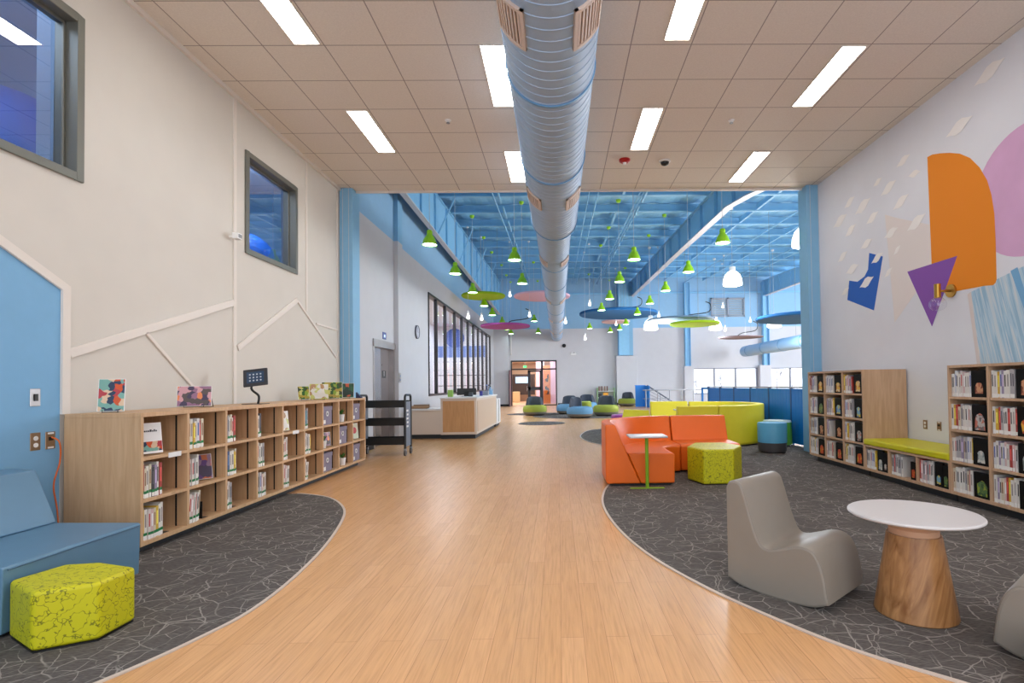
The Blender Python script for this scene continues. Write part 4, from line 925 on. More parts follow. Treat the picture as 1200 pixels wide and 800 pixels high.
plant(XFR-.1, LY0+LP*7+.30, LZ[0], 'small green plant in white pot, eighth column, top shelf', 1.2); plant(XFR-.07, LY0+LP*7+.27, LZ[2], 'small green plant in white pot, eighth column, bottom shelf', 1.15); plant(XFR-.09, LY0+LP*6+.19, LZ[1], 'small green plant in white pot, seventh column, middle shelf', 1.1)
# --- things on the top of the low bookcase
ZT = 1.062
def top_book(x, y, w_, h, art, lb, rz, tilt=.28, base=WHITE):
    t = face_book('picture_book', x, y, ZT, w_, h, tilt, rz, art, lb, base=base); easel(t, w_, h, tilt); return t
top_book(-3.40, 4.07, .16, .27, ARTS[0], 'picture book with warm figures on a wire stand, nearest on the low bookcase', .55)
top_book(-3.42, 5.02, .27, .21, ARTS[1], 'landscape picture book in dusky colours on a stand, second on the low bookcase', .5)
t = thing('book_easel', 'empty wire book stand on the low bookcase', 'book stand', (-3.36, 5.12, ZT), .2)
m = MB(); m.tube([(-.05, 0, .003), (0, .03, .19), (.05, 0, .003)], .003, 6).tube([(0, .03, .19), (0, .12, .003)], .003, 6).tube([(-.05, 0, .003), (-.05, -.04, .003), (.05, -.04, .003), (.05, 0, .003)], .003, 6); m.build('wire', mat('dark_wire', (84, 78, 74), .4, metal=.5), t, smooth=True)
top_book(-3.44, 7.22, .15, .2, ARTS[2], 'small dark green book on a wire stand, left in the far group', .75)
t = thing('book_easel', 'empty pale wire book stand between the small green book and the yellow edged book', 'book stand', (-3.44, 7.36, ZT), .5)
m = MB(); m.tube([(-.06, 0, .003), (-.03, .03, .16), (.0, 0, .003)], .004, 6).tube([(.02, 0, .003), (-.03, .1, .16), (.07, .02, .003)], .004, 6); m.build('wire', GSTEEL, t, smooth=True)
top_book(-3.33, 7.42, .24, .23, ARTS[3], 'white book with yellow top edge on a stand, on the low bookcase', .45, base=mat('yellow_cover', (220, 214, 60), .5))
top_book(-3.29, 7.75, .28, .26, ARTS[2], 'leafy green picture book on a stand, second from the far end', .45)
top_book(-3.27, 8.15, .26, .24, ARTS[4], 'dark forest green picture book with a red figure, last on the low bookcase', .3)
tag(MB().prism([(0, 0), (.09, 0), (.0, .09)], 0, .06, 'y').build('dark_wedge', mat('dark_navy', (40, 44, 80), .5)), 'small dark navy wedge holder beside the last book on the low bookcase', 'holder')
bpy.data.objects['dark_wedge'].location = (-3.14, 8.25, ZT)
t = thing('tablet_stand', 'black tablet on a curved black stand on the low bookcase', 'tablet stand', (-3.295, 5.82, ZT))
MB().box(-.12, .10, -.07, .09, 0, .006).build('base_plate', BLACK, t, bevel=.003, bseg=1)
MB().tube(catmull([(.02, 0, .004), (.03, 0, .06), (.02, 0, .10), (-.04, 0, .15), (-.05, -.0, .19), (-.02, 0, .25)], 6), .012, 10).build('stem', BLACK, t, smooth=True)
q = MB().box(-.12, .12, -.01, .01, -.1, .1).build('tablet_case', mat('dark_case', (44, 46, 54), .4), t, bevel=.008); q.location = (.0, -.01, .29); q.rotation_euler = (-.35, -.12, .25)
s_ = MB().box(-.085, .085, -.0125, -.01, -.065, .065).build('screen', mat('tablet_screen', (58, 78, 104), .15), q)
m = MB()
for i in range(4):
    for j in range(3): m.box(-.06+.035*i, -.045+.035*i, -.0135, -.0125, -.045+.035*j, -.03+.035*j)
m.build('icons', mat('icon_pale', (186, 196, 210), .4), q)
# --- right bookcase contents
BCOV = mat('black_book_cover', (7, 7, 8), .6, spec=.2)
FIGA = [mk_art('figure_art_%d' % i, c, 30) for i, c in enumerate([[(206, 84, 40), (230, 170, 60), (190, 60, 40)], [(176, 182, 178), (130, 140, 140), (210, 206, 196)], [(228, 180, 60), (180, 90, 50), (220, 200, 150)], [(90, 120, 70), (150, 160, 60), (60, 90, 60)], [(120, 170, 190), (80, 110, 180), (210, 190, 70)], [(206, 150, 110), (120, 60, 40), (180, 110, 80)], [(190, 186, 180), (196, 120, 100), (120, 110, 110)]])]
def black_book(y, z, where, k, w_=.18, h=.27):
    t = thing('face_out_book', 'black face-out book with a small coloured figure, '+where, 'book', (RX+.014, y, z), 0, 'black face-out books in the right bookcases')
    MB().box(0, .02, -w_/2, w_/2, 0, h).build('cover', BCOV, t)
    rr = random.Random(k*3+1); cw = w_*rr.uniform(.24, .33); z0, z1 = h*rr.uniform(.06, .14), h*rr.uniform(.36, .52)
    arch = [(-cw*rr.uniform(.85, 1), z0), (cw*rr.uniform(.8, 1), z0)]+[(cw*math.cos(q)*rr.uniform(.75, 1.05), z1+cw*.9*math.sin(q)*rr.uniform(.8, 1.1)) for q in (0, .5, 1, 1.57, 2.1, 2.6, 3.14)]
    MB().prism(arch, -.002, 0, 'x').build('cover_picture', FIGA[(k*5+k//3) % len(FIGA)], t)
    return t
kk = 0
COLN = {0: 'first column', 1: 'second column', 2: 'third column', 3: 'first column', 4: 'second column', 5: 'third column', 6: 'first column', 7: 'second column'}
UN = {0: 'column bookcase', 3: 'bench', 6: 'right bookcase'}
R4 = ['bottom row', 'third row', 'second row', 'top row']
for i in range(8):
    u = 0 if i < 3 else (3 if i < 6 else 6)
    for j in range(1 if u == 3 else 4):
        z = RZ[j]+(.03 if j == 0 else .012); wh = '%s, %s, %s' % (COLN[i], R4[j] if u != 3 else 'bench row', UN[u])
        wh2 = '%s, %s, %s' % (COLN[i], R4[j] if u != 3 else 'only row', UN[u])
        nb = {0: 8, 3: 8, 6: 11}[u]; lim = {0: .225, 3: .235, 6: .27}[u]; RC_ = random.Random(i*7+j)
        cis = [RC_.choice([0, 0, 0, 1, 2, 2, 12, 13, 13, 3, 8, 11, 0, 13, 2, 12, 6, 4]) for _ in range(12)]
        hmax = .255 if j < 3 else .26
        if (i, j) in ((1, 1),): nb = 3
        if i == 4: lim = .35
        ye = shelf_books(-1, RX+.012, RY[i]-.024, z, nb, wh, 'books in the %s, %s %s' % (UN[u], COLN[i], R4[j] if u != 3 else 'row'), ci=cis, hh=(.225, hmax), limit=lim, th=(.02, .032))
        yc = RY[i+1]+.024+.105
        if u == 6: yc = RY[i+1]+.03+.085
        if i == 4: black_book(RY[i+1]+.024+.05, z, wh2, 8, .09, .2)
        elif i == 5 or (i == 3):
            black_book(yc+.05, z, wh2+', left of two', kk, .115, .25); black_book(yc-.05, z, wh2+', right of two', kk+1, .075, .235)
        else: black_book(yc, z, wh2, kk, .19, .255 if j else .24)
        kk += 1
# ------------------------------------------------------------------ foreground seating
GREYV = mat('taupe_vinyl', (140, 131, 120), .42, noise=.03, nscale=5, bump=.03)
def rocker(name, label, x, y, rz):
    t = thing(name, label, 'chair', (x, y, 0), rz)
    # profile in (u, z): u forward
    top = catmull([(.0, .595), (.018, .628), (.055, .64), (.10, .625), (.125, .57), (.155, .47), (.19, .36), (.225, .29), (.27, .275), (.34, .295), (.42, .325), (.48, .33), (.53, .31), (.565, .25), (.585, .17), (.60, .05)], 3)
    bot = catmull([(.60, .05), (.53, .018), (.44, .004), (.31, 0.0), (.16, .006), (.07, .022), (0, .05)], 3)
    prof = top[:-1]+bot
    W_ = .25; m = MB()
    inset = [(-W_, .015), (-W_+.004, .005), (-W_+.015, 0), (W_-.015, 0), (W_-.004, .005), (W_, .015)]
    cu, cz = .3, .25; n = len(prof); vs = []
    # offset rings give a rounded edge
    def off(p, q, r, d):
        a = Vector(q)-Vector(p); b = Vector(r)-Vector(q); nn = Vector((-(a+b).y, (a+b).x)); 
        nn = nn.normalized() if nn.length > 1e-9 else Vector((0, 0)); return (q[0]+nn.x*d, q[1]+nn.y*d)
    area_ = sum(prof[i][0]*prof[(i+1) % n][1]-prof[(i+1) % n][0]*prof[i][1] for i in range(n)); sg = 1 if area_ > 0 else -1
    for v_, d in inset:
        for i in range(n):
            q = off(prof[i-1], prof[i], prof[(i+1) % n], sg*d); vs.append((q[0], v_, q[1]))
    fs = [(j*n+i, j*n+(i+1) % n, (j+1)*n+(i+1) % n, (j+1)*n+i) for j in range(len(inset)-1) for i in range(n)]
    fs += [tuple(range(n)), tuple((len(inset)-1)*n+i for i in range(n-1, -1, -1))]
    m.add(vs, fs); m.build('body', GREYV, t, smooth=True, angle=40, flat_big=True)
    for s in (-1, 1):
        pts = [(off(prof[i-1], prof[i], prof[(i+1) % n], sg*.006)[0], s*(W_-.007), off(prof[i-1], prof[i], prof[(i+1) % n], sg*.006)[1]) for i in range(2, len(top)-1)]
        MB().tube(pts, .0028, 5).build('seam_piping', mat('taupe_piping', (110, 100, 92), .5), t, smooth=True)
    return t
# forward direction of the near rocker: from (1.018,3.239) to (1.405,2.786)
ang = math.atan2(2.786-3.239, 1.405-1.018)
mid = (1.018+.42/2*1.0, 3.239+.28/2*1.0)
n_ = Vector((math.cos(ang+PI/2), math.sin(ang+PI/2)))*.25
rocker('rocking_lounge_chair', 'taupe vinyl rocking lounge chair left of the round white table', 1.018+n_.x, 3.239+n_.y, ang)
rocker('rocking_lounge_chair', 'taupe vinyl rocking lounge chair cut off by the right photo edge', 2.51, 2.06, math.atan2(.79, -.62))
t = thing('pedestal_table', 'round white pedestal table with a diagonal grained wooden cone base', 'table', (1.875, 2.79, 0))
MB().lathe([(1e-4, .0), (.18, 0), (.18, .008), (1e-4, .008)], 48, caps=False).build('foot_ring', BLACK, t)
MB().lathe([(1e-4, .008), (.190, .008), (.192, .012), (.126, .425), (1e-4, .425)], 64, caps=False).build('cone_base', TABLEWOOD, t, smooth=True)
MB().lathe([(.116, .425), (.116, .455), (.15, .49), (.16, .505), (1e-4, .505)], 48, caps=False).build('neck', mat('blush_wood_collar', (204, 160, 128), .5), t, smooth=True)
MB().lathe([(1e-4, .505), (.25, .505), (.300, .516), (.310, .523), (.310, .53), (.304, .535), (1e-4, .535)], 96, caps=False).build('table_top', mat('white_laminate', (214, 210, 210), .3), t, smooth=True)
t = thing('round_stool', 'copper pink rounded edge of a stool at the right bottom corner', 'stool', (1.965, 2.05, 0))
MB().lathe([(1e-4, 0), (.10, 0), (.11, .02), (.125, .12), (.12, .17), (1e-4, .17)], 40, caps=False).build('body', mat('copper_pink', (176, 118, 104), .35, metal=.3), t, smooth=True)
# left blue sofa
SB = mat('slate_blue_vinyl', (94, 132, 160), .4, noise=.02)
t = thing('lounge_seat', 'slate blue armless lounge seat against the blue wall', 'sofa', (-3.2, 3.1, 0))
MB().box(-3.62, -2.80, 2.72, 3.52, 0, .03).build('plinth', BLACK, t, world=True)
MB().prism([(-3.3, .03), (-2.77, .03), (-2.76, .352), (-2.77, .362), (-3.42, .372), (-3.42, .03)], 2.68, 3.545, 'y').build('seat', SB, t, world=True, bevel=.014, bseg=3)
MB().prism([(-3.66, .03), (-3.421, .03), (-3.421, .36), (-3.30, .372), (-3.44, .72), (-3.62, .73), (-3.66, .70)], 2.68, 3.545, 'y').build('backrest', SB, t, world=True, bevel=.014, bseg=3)
MB().tube([(-2.757, 2.70, .345), (-2.757, 3.53, .345)], .003, 5).build('seam_piping', mat('slate_piping', (70, 104, 132), .5), t, world=True)
# hexagon poufs
def pouf(name, label, P, h, x, y):
    t = thing(name, label, 'pouf', (x, y, 0))
    cx = sum(p[0] for p in P)/len(P); cy = sum(p[1] for p in P)/len(P)
    MB().prism([((p[0]-cx)*.96+cx, (p[1]-cy)*.96+cy) for p in P], 0, .015, 'z').build('glide_base', BLACK, t, world=True)
    MB().prism(P, .015, h, 'z').build('body', POUF, t, world=True, bevel=.022, bseg=4)
    return t
pouf('hexagonal_pouf', 'lime green squiggle patterned pouf in front of the blue seat', [(-2.75, 2.70), (-2.477, 2.532), (-2.262, 2.652), (-2.262, 2.875), (-2.52, 2.965), (-2.69, 2.94)], .295, -2.5, 2.75)
pouf('hexagonal_pouf', 'lime green squiggle patterned hexagonal pouf beside the orange sofa', [(1.62, 6.68), (1.729, 6.32), (2.10, 6.33), (2.33, 6.72), (2.2, 7.08), (1.82, 7.1)], .43, 2.0, 6.7)
# ------------------------------------------------------------------ sectional sofas
ORV = mat('orange_vinyl', (238, 108, 20), .42, noise=.015)
LMV = mat('lime_yellow_vinyl', (240, 224, 50), .42, noise=.015)
def sweep(path, prof, m, name, parent, bevel=.018, closed=False):
    """path of (x,y,nx,ny) points, n = inward direction; prof of (d,z)"""
    n = len(prof); vs = [(p[0]+p[2]*d, p[1]+p[3]*d, z) for p in path for d, z in prof]
    fs = [(i*n+j, i*n+(j+1) % n, (i+1)*n+(j+1) % n, (i+1)*n+j) for i in range(len(path)-1) for j in range(n)]
    fs += [tuple(range(n-1, -1, -1)), tuple((len(path)-1)*n+j for j in range(n))]
    return MB().add(vs, fs).build(name, m, parent, world=True, bevel=bevel, bseg=3)
def module(name, label, path, m, hb=.76, hs=.39, depth=.83, bk=(.12, .42), loc=None):
    t = thing(name, label, 'sofa', loc or (path[0][0], path[0][1], 0))
    k = bk[0]+(bk[1]-bk[0])*(hb-hs)/hb
    sweep(path, [(0.02, .03), (bk[1], .03), (k, hs), (bk[0], hb), (0, hb), (0, .06)], m, 'backrest', t)
    sweep(path, [(bk[1]+.004, .03), (depth-.0, .03), (depth+.01, hs-.02), (depth-.02, hs), (k+.006, hs+.005)], m, 'seat', t)
    sweep([(p[0], p[1], p[2], p[3]) for p in path], [(.06, 0), (depth-.05, 0), (depth-.05, .03), (.06, .03)], BLACK, 'plinth', t, bevel=0)
    return t
def arc(cx, cy, r, a0, a1, n): return [(cx+r*math.cos(a0+(a1-a0)*i/n), cy+r*math.sin(a0+(a1-a0)*i/n), -math.cos(a0+(a1-a0)*i/n), -math.sin(a0+(a1-a0)*i/n)) for i in range(n+1)]
# curved orange module: straight end then quarter turn, outer back on the left/far side
pa = [(.56, 6.36, 1, 0), (.56, 6.94, 1, 0)]+arc(1.66, 6.94, 1.1, PI, PI/2, 9)[1:]
module('sectional_sofa', 'orange curved sofa module with a wedge-shaped end facing the camera', [(p[0], p[1], p[2], p[3]) for p in pa], ORV, loc=(1.0, 6.9, 0), hb=.74)
module('sectional_sofa', 'orange straight sofa module right of the curved orange one', [(1.675, 8.04, 0, -1), (2.50, 8.04, 0, -1)], ORV, loc=(2.0, 7.6, 0), depth=.78, hb=.74)
pb = [(2.25, 9.95, 0, 1), (3.02, 9.95, 0, 1)]
module('sectional_sofa', 'lime yellow straight sofa module with its back to the orange sofa', pb, LMV, loc=(2.6, 10.3, 0), hb=.79)
module('sectional_sofa', 'lime yellow curved sofa module rounding off toward the blue partition', [(3.035, 9.95, 0, 1)]+arc(2.84+.2, 11.2, 1.25, -PI/2+.02, PI/2-.02, 16), LMV, loc=(3.8, 11.2, 0), hb=.79)
module('sectional_sofa', 'lime yellow far module facing the camera, left of the curved one', [(3.02, 12.45, 0, -1), (2.15, 12.45, 0, -1)], LMV, loc=(2.6, 12.1, 0), hb=.80)
module('sectional_sofa', 'lime yellow end module seen behind the orange backrest', [(2.13, 12.5, -.0, -1), (1.65, 12.9, -.6, -.8)], LMV, loc=(2.0, 12.5, 0), hb=.6)
t = thing('side_table', 'slim side table with pale top on a lime green post before the orange sofa', 'side table', (1.03, 6.2, 0))
MB().box(-.22, .22, -.16, .16, .605, .628).build('table_top', mat('pale_grey_laminate', (206, 204, 206), .4), t, bevel=.008)
GP = mat('green_powdercoat', (128, 172, 30), .4)
MB().tube([(0, 0, .012), (0, 0, .605)], .02, 14).build('post', GP, t, smooth=True)
MB().box(-.2, .2, -.025, .025, 0, .014).build('foot', GP, t, bevel=.004, bseg=1)
t = thing('side_table', 'white square table top just behind the orange backrest', 'side table', (2.7, 11.3, 0))
MB().box(-.2, .2, -.2, .2, .64, .665).build('table_top', WHITE, t, bevel=.005); MB().tube([(0, 0, .01), (0, 0, .64)], .02, 10).build('post', GP, t); MB().lathe([(1e-4, 0), (.16, 0), (.16, .012), (1e-4, .012)], 24, caps=False).build('foot', GP, t)
t = thing('tub_stool', 'light blue round stool with charcoal base before the blue partition', 'stool', (3.73, 9.2, 0))
MB().lathe([(1e-4, 0), (.2, 0), (.2, .03), (1e-4, .03)], 32, caps=False).build('swivel_foot', BLACK, t); MB().lathe([(1e-4, .03), (.232, .035), (.238, .18), (1e-4, .18)], 40, caps=False).build('lower_band', mat('charcoal_vinyl', (62, 60, 62), .5), t, smooth=True)
MB().lathe([(1e-4, .18), (.24, .18), (.245, .5), (.235, .52), (1e-4, .52)], 40, caps=False).build('body', mat('sky_blue_vinyl', (86, 166, 204), .45), t, smooth=True)
t = thing('tub_stool', 'bright green round stool with pale top behind the light blue stool', 'stool', (4.2, 10.12, 0))
MB().lathe([(1e-4, 0), (.24, 0), (.24, .04), (1e-4, .04)], 32, caps=False).build('swivel_foot', BLACK, t); MB().lathe([(1e-4, .04), (.27, .04), (.26, .46), (1e-4, .46)], 40, caps=False).build('body', mat('grass_green_vinyl', (92, 168, 50), .45), t, smooth=True)
MB().lathe([(1e-4, .46), (.26, .46), (.25, .49), (1e-4, .495)], 40, caps=False).build('seat_top', mat('pale_sage_vinyl', (200, 214, 206), .45), t, smooth=True)
t = thing('round_pouf', 'magenta purple pouf behind the orange sofa', 'pouf', (1.70, 14.0, 0)); t.scale = (.66, .66, 1.02)
MB().lathe([(1e-4, 0), (.42, 0), (.44, .03), (.46, .36), (.43, .4), (1e-4, .4)], 40, caps=False).build('body', mat('magenta_vinyl', (170, 60, 160), .45), t, smooth=True)
MB().lathe([(.452, .2), (.458, .2), (.458, .206), (.452, .206)], 40, caps=False).build('seam_piping', mat('magenta_piping', (130, 40, 124), .5), t)
# ------------------------------------------------------------------ blue partition with panels
PB = mat('partition_blue', (8, 128, 216), .45, noise=.02)
t = thing('guard_partition', 'bright blue panelled guard wall with grey top rail behind the stools', 'partition', (4.64, 9.4, 0), math.atan(.1))
yp = [0, .88, 1.76, 2.61, 3.48, 4.32, 5.12]
for a, b in zip(yp, yp[1:]): MB().box(0, .03, a+.02, b-.02, .03, 1.09).build('panel', PB, t)
m = MB()
for a, b in zip(yp, yp[1:]):
    y = a+.06
    while y < b-.05: m.box(-.004, 0, y, y+.012, .05, 1.07); y += .11
tag(m.build('panel_ribs', PB, t), kind='stuff')
for y in yp: MB().box(-.01, .04, y-.02, y+.02, 0, 1.1).build('post', mat('partition_post', (24, 84, 150), .4), t)
MB().box(-.02, .05, yp[0]-.02, yp[-1]+.02, 1.1, 1.13).build('top_rail', GSTEEL, t)
MB().box(-.01, .04, yp[-1], yp[-1]+.5, 1.04, 1.1).box(-.01, .04, yp[-1]+.46, yp[-1]+.5, 0, 1.1).build('end_post', PB, t)
t = thing('guard_partition', 'short bright blue stair panel beside the steel handrails', 'partition', (4.3, 28, 0))
MB().box(4.08, 4.6, 27.9, 27.95, 0, 1.1).box(4.57, 4.6, 26.5, 27.95, 0, 1.1).build('panel', PB, t, world=True); MB().box(4.05, 4.62, 27.88, 27.97, 1.1, 1.13).build('cap', PB, t, world=True)
t = thing('guard_rail', 'grey steel guard rail running right beside the blue stair panel', 'railing', (5.5, 26, 0))
MB().tube([(4.25, 26.5, .88), (7.2, 26.5, .88)], .03, 8).build('top_rail', GSTEEL, t, world=True)
for x in (4.4, 5.0, 5.6, 6.2, 6.8): MB().tube([(x, 26.5, 0), (x, 26.5, .88)], .028, 8).build('post', GSTEEL, t, world=True)
MB().tube([(4.25, 26.5, .45), (5.6, 26.5, .45)], .018, 6).build('mid_rail', GSTEEL, t, world=True)
t = thing('stair_handrail', 'dark sloping stair handrail with bars going down to the right', 'railing', (5.0, 27.4, 0))
MB().tube([(4.62, 27.4, 1.12), (6.0, 27.4, .2)], .035, 8).build('handrail', mat('dark_rail', (70, 78, 92), .4), t, world=True)
for q in (.2, .4, .6): MB().tube([(4.7, 27.4, 1.05-q), (5.9, 27.4, .26-q*.3)], .016, 6).build('bar', GSTEEL, t, world=True)
for x in (4.7, 5.3): MB().tube([(x, 27.4, 0), (x, 27.4, 1.07-(x-4.7)*.66)], .022, 6).build('post', GSTEEL, t, world=True)
# ------------------------------------------------------------------ egg lounge chairs far away
CH = mat('charcoal_back', (66, 74, 88), .6); TAU = mat('taupe_base', (112, 104, 92), .6)
EGGC = {'green': mat('olive_lime_fabric', (146, 156, 48), .7), 'blue': mat('dusty_blue_fabric', (96, 146, 182), .7)}
def egg(x, y, col, lb, rz, s=1):
    t = thing('pebble_lounge_chair', lb, 'lounge chair', (x, y, 0), rz, 'pebble lounge chairs in the hall'); t.scale = (s, s, s)
    MB().lathe([(1e-4, 0), (.36, 0), (.37, .03), (1e-4, .03)], 40, caps=False).build('foot', BLACK, t)
    MB().lathe([(1e-4, .03), (.38, .03), (.45, .07), (.475, .15), (1e-4, .15)], 40, caps=False).build('lower_body', TAU, t, smooth=True)
    MB().lathe([(1e-4, .15), (.475, .15), (.485, .22), (.475, .32), (.43, .385), (.33, .41), (1e-4, .405)], 40, caps=False).build('seat', EGGC[col], t, smooth=True)
    n = 20; vs = []; prof = [(.40, .37), (.385, .5), (.34, .68), (.32, .74), (.28, .76), (.24, .74), (.25, .6), (.28, .38)]
    for i in range(n+1):
        a = PI*.5-1.15+2.3*i/n; k = 1-.12*abs(2*i/n-1)**4
        for r, z in prof: vs.append((r*math.cos(a), r*math.sin(a), .33+(z-.33)*k))
    p = len(prof); fs = [(i*p+j, i*p+(j+1) % p, (i+1)*p+(j+1) % p, (i+1)*p+j) for i in range(n) for j in range(p)]+[tuple(range(p)), tuple(n*p+j for j in range(p-1, -1, -1))]
    MB().add(vs, fs).build('backrest', CH, t, smooth=True, angle=50)
egg(-.95, 21.3, 'green', 'olive green pebble lounge chair with charcoal back, before the glass door', .1)
egg(.4, 21.9, 'blue', 'dusty blue pebble lounge chair partly hidden behind the nearest blue one', -.5)
egg(.78, 19.4, 'blue', 'dusty blue pebble lounge chair nearest the camera', .9)
egg(1.28, 24.0, 'blue', 'dusty blue pebble lounge chair farthest back beside the small bookcase', -.2)
egg(1.83, 20.4, 'green', 'olive green pebble lounge chair before the small bookcase', -.3, 1.02)
egg(3.75, 28.9, 'green', 'olive green pebble lounge chair beside the blue stair panel', -.5)
t = thing('round_pouf', 'small olive green pouf between the pebble chairs', 'pouf', (1.15, 22.3, 0)); MB().lathe([(1e-4, 0), (.26, 0), (.27, .03), (.24, .46), (.22, .48), (1e-4, .48)], 32, caps=False).build('body', EGGC['green'], t, smooth=True); MB().lathe([(1e-4, .48), (.21, .48), (.2, .5), (1e-4, .5)], 24, caps=False).build('top_pad', mat('pale_lime_pad', (190, 200, 90), .6), t)
# small green display bookcase at the back wall
t = thing('display_bookcase', 'small green sided bookcase with white shelves at the back wall', 'bookcase', (2.75, 30.7, 0)); GS = mat('soft_green_side', (150, 190, 140), .5)
for x in (-.5, .48): MB().box(x, x+.04, -.25, .2, 0, 1.0).build('side_panel', GS, t)
for z in (.08, .42, .78): MB().box(-.46, .48, -.22, .2, z, z+.03).build('shelf', WHITE, t)
MB().box(-.46, .48, .18, .2, .08, .98).build('back_panel', mat('pale_back', (196, 204, 196), .6), t)
for i in range(7):
    o = MB().box(0, .05, 0, .15, 0, .28).build('book', mat('far_book_%d' % (i % 4), [(150, 110, 90), (186, 176, 170), (120, 70, 60), (200, 190, 180)][i % 4], .6)); o.location = (2.35+.075*i+(i//4)*.03, 30.6, .81); tag(o, 'tiny upright book on the small green sided bookcase, %s from left' % ORD[i], 'book', 'books on the small green sided bookcase')
o = MB().box(0, .3, 0, .05, 0, .26).build('picture_book', mat('orange_yellow_cover', (230, 160, 40), .5)); o.location = (2.6, 30.55, .45); tag(o, 'orange yellow face-out book on the small green sided bookcase', 'book')
o = MB().box(0, .22, 0, .05, 0, .22).build('picture_book', mat('black_white_cover', (60, 60, 60), .5)); o.location = (2.32, 30.55, .45); tag(o, 'dark face-out book left of the orange yellow book', 'book')
# ------------------------------------------------------------------ reception desk and counter
CR = mat('cream_laminate', (222, 208, 194), .5)
t = thing('low_counter', 'low cream counter against the left wall beside the reception desk', 'counter', (-3.2, 12.6, 0))
MB().box(XL+.12, -2.75, 12.42, 13.1, .1, .66).build('body', CR, t, world=True); MB().box(XL+.12, -2.75, 12.38, 13.12, .66, .70).build('worktop', WHITE, t, world=True, bevel=.004, bseg=1); MB().box(XL+.14, -2.75, 12.47, 13.05, 0, .1).build('toe_kick', KICK, t, world=True)
for i, (w_, d_, c) in enumerate(((.45, .3, (170, 132, 96)), (.42, .28, (196, 160, 124)), (.36, .26, (150, 124, 100)))):
    o = MB().box(-w_/2, w_/2, -d_/2, d_/2, 0, .03).build('paper_stack', mat('stack_%d' % i, c, .7), bevel=.004, bseg=1); o.location = (-3.35+.04*i, 12.7, .70+.031*i); o.rotation_euler.z = .1*i; tag(o, ['light brown folder at the bottom of the pile on the low counter', 'tan folder in the middle of the pile on the low counter', 'dark tan folder on top of the pile on the low counter'][i], 'folder')
t = thing('reception_desk', 'angled reception desk with oak panels and cream frame', 'desk', (-2.3, 13.5, 0))
A = (-2.73, 12.3); B = (-1.9, 12.3); Cc = (-1.83, 15.6)
MB().box(A[0], B[0], 12.3, 12.95, .1, .93).build('front_cabinet', CR, t, world=True)
MB().box(A[0]+.05, B[0]-.05, 12.288, 12.3, .16, .88).build('front_panel', DESKWOOD, t, world=True)
MB().prism([(-2.5, 12.95), (B[0], 12.95), (B[0], 12.3), Cc, (-2.5, 15.6)], .1, .93, 'z').build('side_cabinet', CR, t, world=True)
MB().prism([(B[0]+.003, 12.4), (Cc[0]-.0, 15.4), (Cc[0]+.012, 15.4), (B[0]+.017, 12.4)], .16, .88, 'z').build('side_panel', mat('pale_peach_laminate', (216, 190, 166), .4), t, world=True)
MB().prism([(A[0]-.02, 12.27), (B[0]+.02, 12.27), (Cc[0]+.03, 15.62), (-2.5, 15.62), (-2.5, 12.97), (A[0]-.02, 12.97)], .93, .965, 'z').build('worktop', WHITE, t, world=True, bevel=.004, bseg=1)
MB().prism([(A[0], 12.36), (B[0]-.04, 12.36), (Cc[0]-.06, 15.55), (-2.45, 15.55), (-2.45, 12.9), (A[0], 12.9)], 0, .1, 'z').build('toe_kick', KICK, t, world=True)
t = thing('filing_cabinet', 'white cabinet at the far end of the reception desk', 'cabinet', (-2.0, 16.2, 0)); MB().box(-2.4, -1.83, 15.72, 16.7, .08, .82).build('body', WHITE, t, world=True); MB().box(-2.36, -1.87, 15.76, 16.66, 0, .08).build('toe_kick', KICK, t, world=True); MB().box(-1.83, -1.822, 16.2, 16.21, .12, .8).build('door_gap', KICK, t, world=True)
t = thing('computer_monitor', 'black monitor seen from behind on the reception desk', 'monitor', (-2.3, 13.3, .965), .1); MB().box(-.24, .24, 0, .04, .03, .2).build('screen_back', BLACK, t, bevel=.006); MB().box(-.06, .06, .0, .05, 0, .12).build('neck', BLACK, t); MB().box(-.12, .12, -.06, .1, 0, .012).build('base', BLACK, t)
for i, (x, y, w_, h, c, lb) in enumerate(((-2.6, 12.8, .12, .17, (150, 190, 90), 'green carton left on the reception desk'), (-2.13, 12.9, .1, .1, (60, 66, 74), 'small dark box on the reception desk'), (-1.98, 13.6, .08, .12, (60, 60, 150), 'dark blue cup on the reception desk'), (-2.0, 14.4, .22, .12, (150, 154, 164), 'grey tray of supplies on the reception desk'), (-1.95, 15.3, .12, .22, (120, 170, 210), 'light blue bottle at the far end of the reception desk'))):
    o = MB().box(-w_/2, w_/2, -w_/2, w_/2, 0, h).build(['carton', 'small_box', 'cup', 'supply_tray', 'bottle'][i], mat('desk_item_%d' % i, c, .5), bevel=.012) if i not in (2, 4) else MB().lathe([(1e-4, 0), (w_*.5, 0), (w_*.5, h*.65), (w_*(.2 if i == 4 else .55), h*.8), (w_*(.2 if i == 4 else .55), h), (1e-4, h)], 16, caps=False).build(['carton', 'small_box', 'cup', 'supply_tray', 'bottle'][i], mat('desk_item_%d' % i, c, .5), smooth=True)
    o.location = (x, y, .965); tag(o, lb, ['carton', 'box', 'cup', 'tray', 'bottle'][i])
for i in range(5):
    o = MB().tube([(0, 0, 0), (.02*(i % 3-1), .01, .15)], .006, 6).lathe([(1e-4, .13), (.02, .14), (.022, .16), (1e-4, .17)], 10, caps=False).build('pen', mat('pen_%d' % (i % 3), [(60, 60, 70), (220, 220, 224), (90, 120, 180)][i % 3], .5)); o.location = (-2.05+.05*i, 14.3+.08*i, .965+.12); tag(o, 'tall pen standing in the grey tray on the reception desk', 'pen', 'pens in the desk tray')
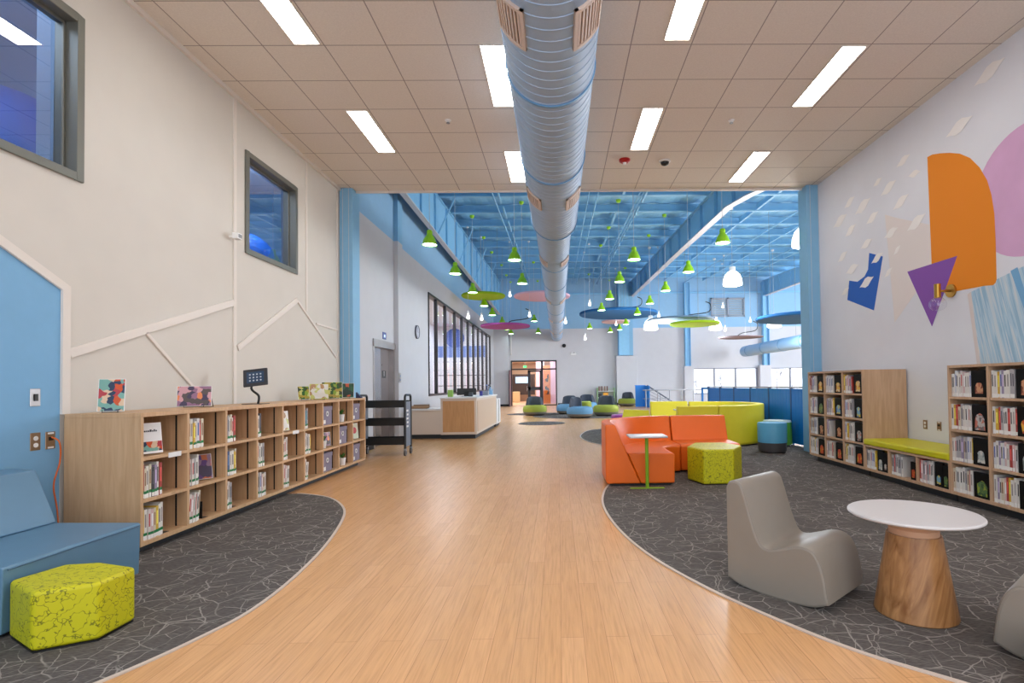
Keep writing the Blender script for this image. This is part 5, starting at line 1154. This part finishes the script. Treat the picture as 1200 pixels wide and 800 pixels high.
t = thing('office_chair_back', 'blue grey chair back edge behind the left end of the reception desk', 'chair', (-2.86, 13.4, 0)); MB().box(-.05, .05, -.2, .2, .45, .95).build('backrest', mat('blue_grey_fabric', (96, 130, 160), .8), t, bevel=.03); MB().tube([(0, 0, .06), (0, 0, .45)], .025, 10).build('post', GSTEEL, t); MB().lathe([(1e-4, 0), (.2, 0), (.2, .03), (.04, .06), (1e-4, .06)], 16, caps=False).build('base', BLACK, t)
# ------------------------------------------------------------------ book cart
t = thing('book_cart', 'black steel book cart with three empty shelves and grey end panel', 'cart', (-3.0, 9.7, 0))
CX0, CX1, CY0, CY1 = -3.52, -2.72, 9.42, 9.78
def U(x):
    r = .06; P = [(x, CY0, .12)]+[(x, CY0, 1.02)]+[(x, CY0+r-r*math.cos(a), 1.02+r*math.sin(a)) for a in (PI/8, PI/4, 3*PI/8, PI/2)]+[(x, CY1-r+r*math.sin(a), 1.02+r*math.cos(a)) for a in (PI/8, PI/4, 3*PI/8, PI/2)]+[(x, CY1, .12)]
    return P
for x in (CX0, CX1): MB().tube(U(x), .02, 10).build('end_frame', BLACK, t, world=True, smooth=True)
for x in (CX0+.015, CX1-.005): MB().box(x, x+.008, CY0+.02, CY1-.02, .16, .96).build('end_panel', mat('cart_grey_panel', (112, 124, 142), .4), t, world=True)
for z in (.22, .56, .88):
    MB().box(CX0+.02, CX1-.01, CY0, CY0+.008, z-.02, z+.1).box(CX0+.02, CX1-.01, CY1-.008, CY1, z-.02, z+.1).box(CX0+.02, CX1-.01, CY0+.008, CY1-.008, z+.02, z+.028).build('shelf', BLACK, t, world=True)
for x in (CX0, CX1):
    for y in (CY0, CY1):
        w_ = MB().lathe([(1e-4, -.015), (.05, -.015), (.055, 0), (.05, .015), (1e-4, .015)], 20, (x, y, .055), 'x', caps=False).build('caster', mat('caster_grey', (80, 76, 74), .5), t, world=True, smooth=True)
        MB().box(x-.022, x+.022, y-.02, y+.02, .09, .13).build('caster_fork', GSTEEL, w_, world=True)
m = MB()
for k in range(5): m.box(CX1+.003, CX1+.005, 9.5+.02*(k % 2), 9.62, .5+.07*k, .535+.07*k)
m.build('sticker', WHITE, t, world=True)
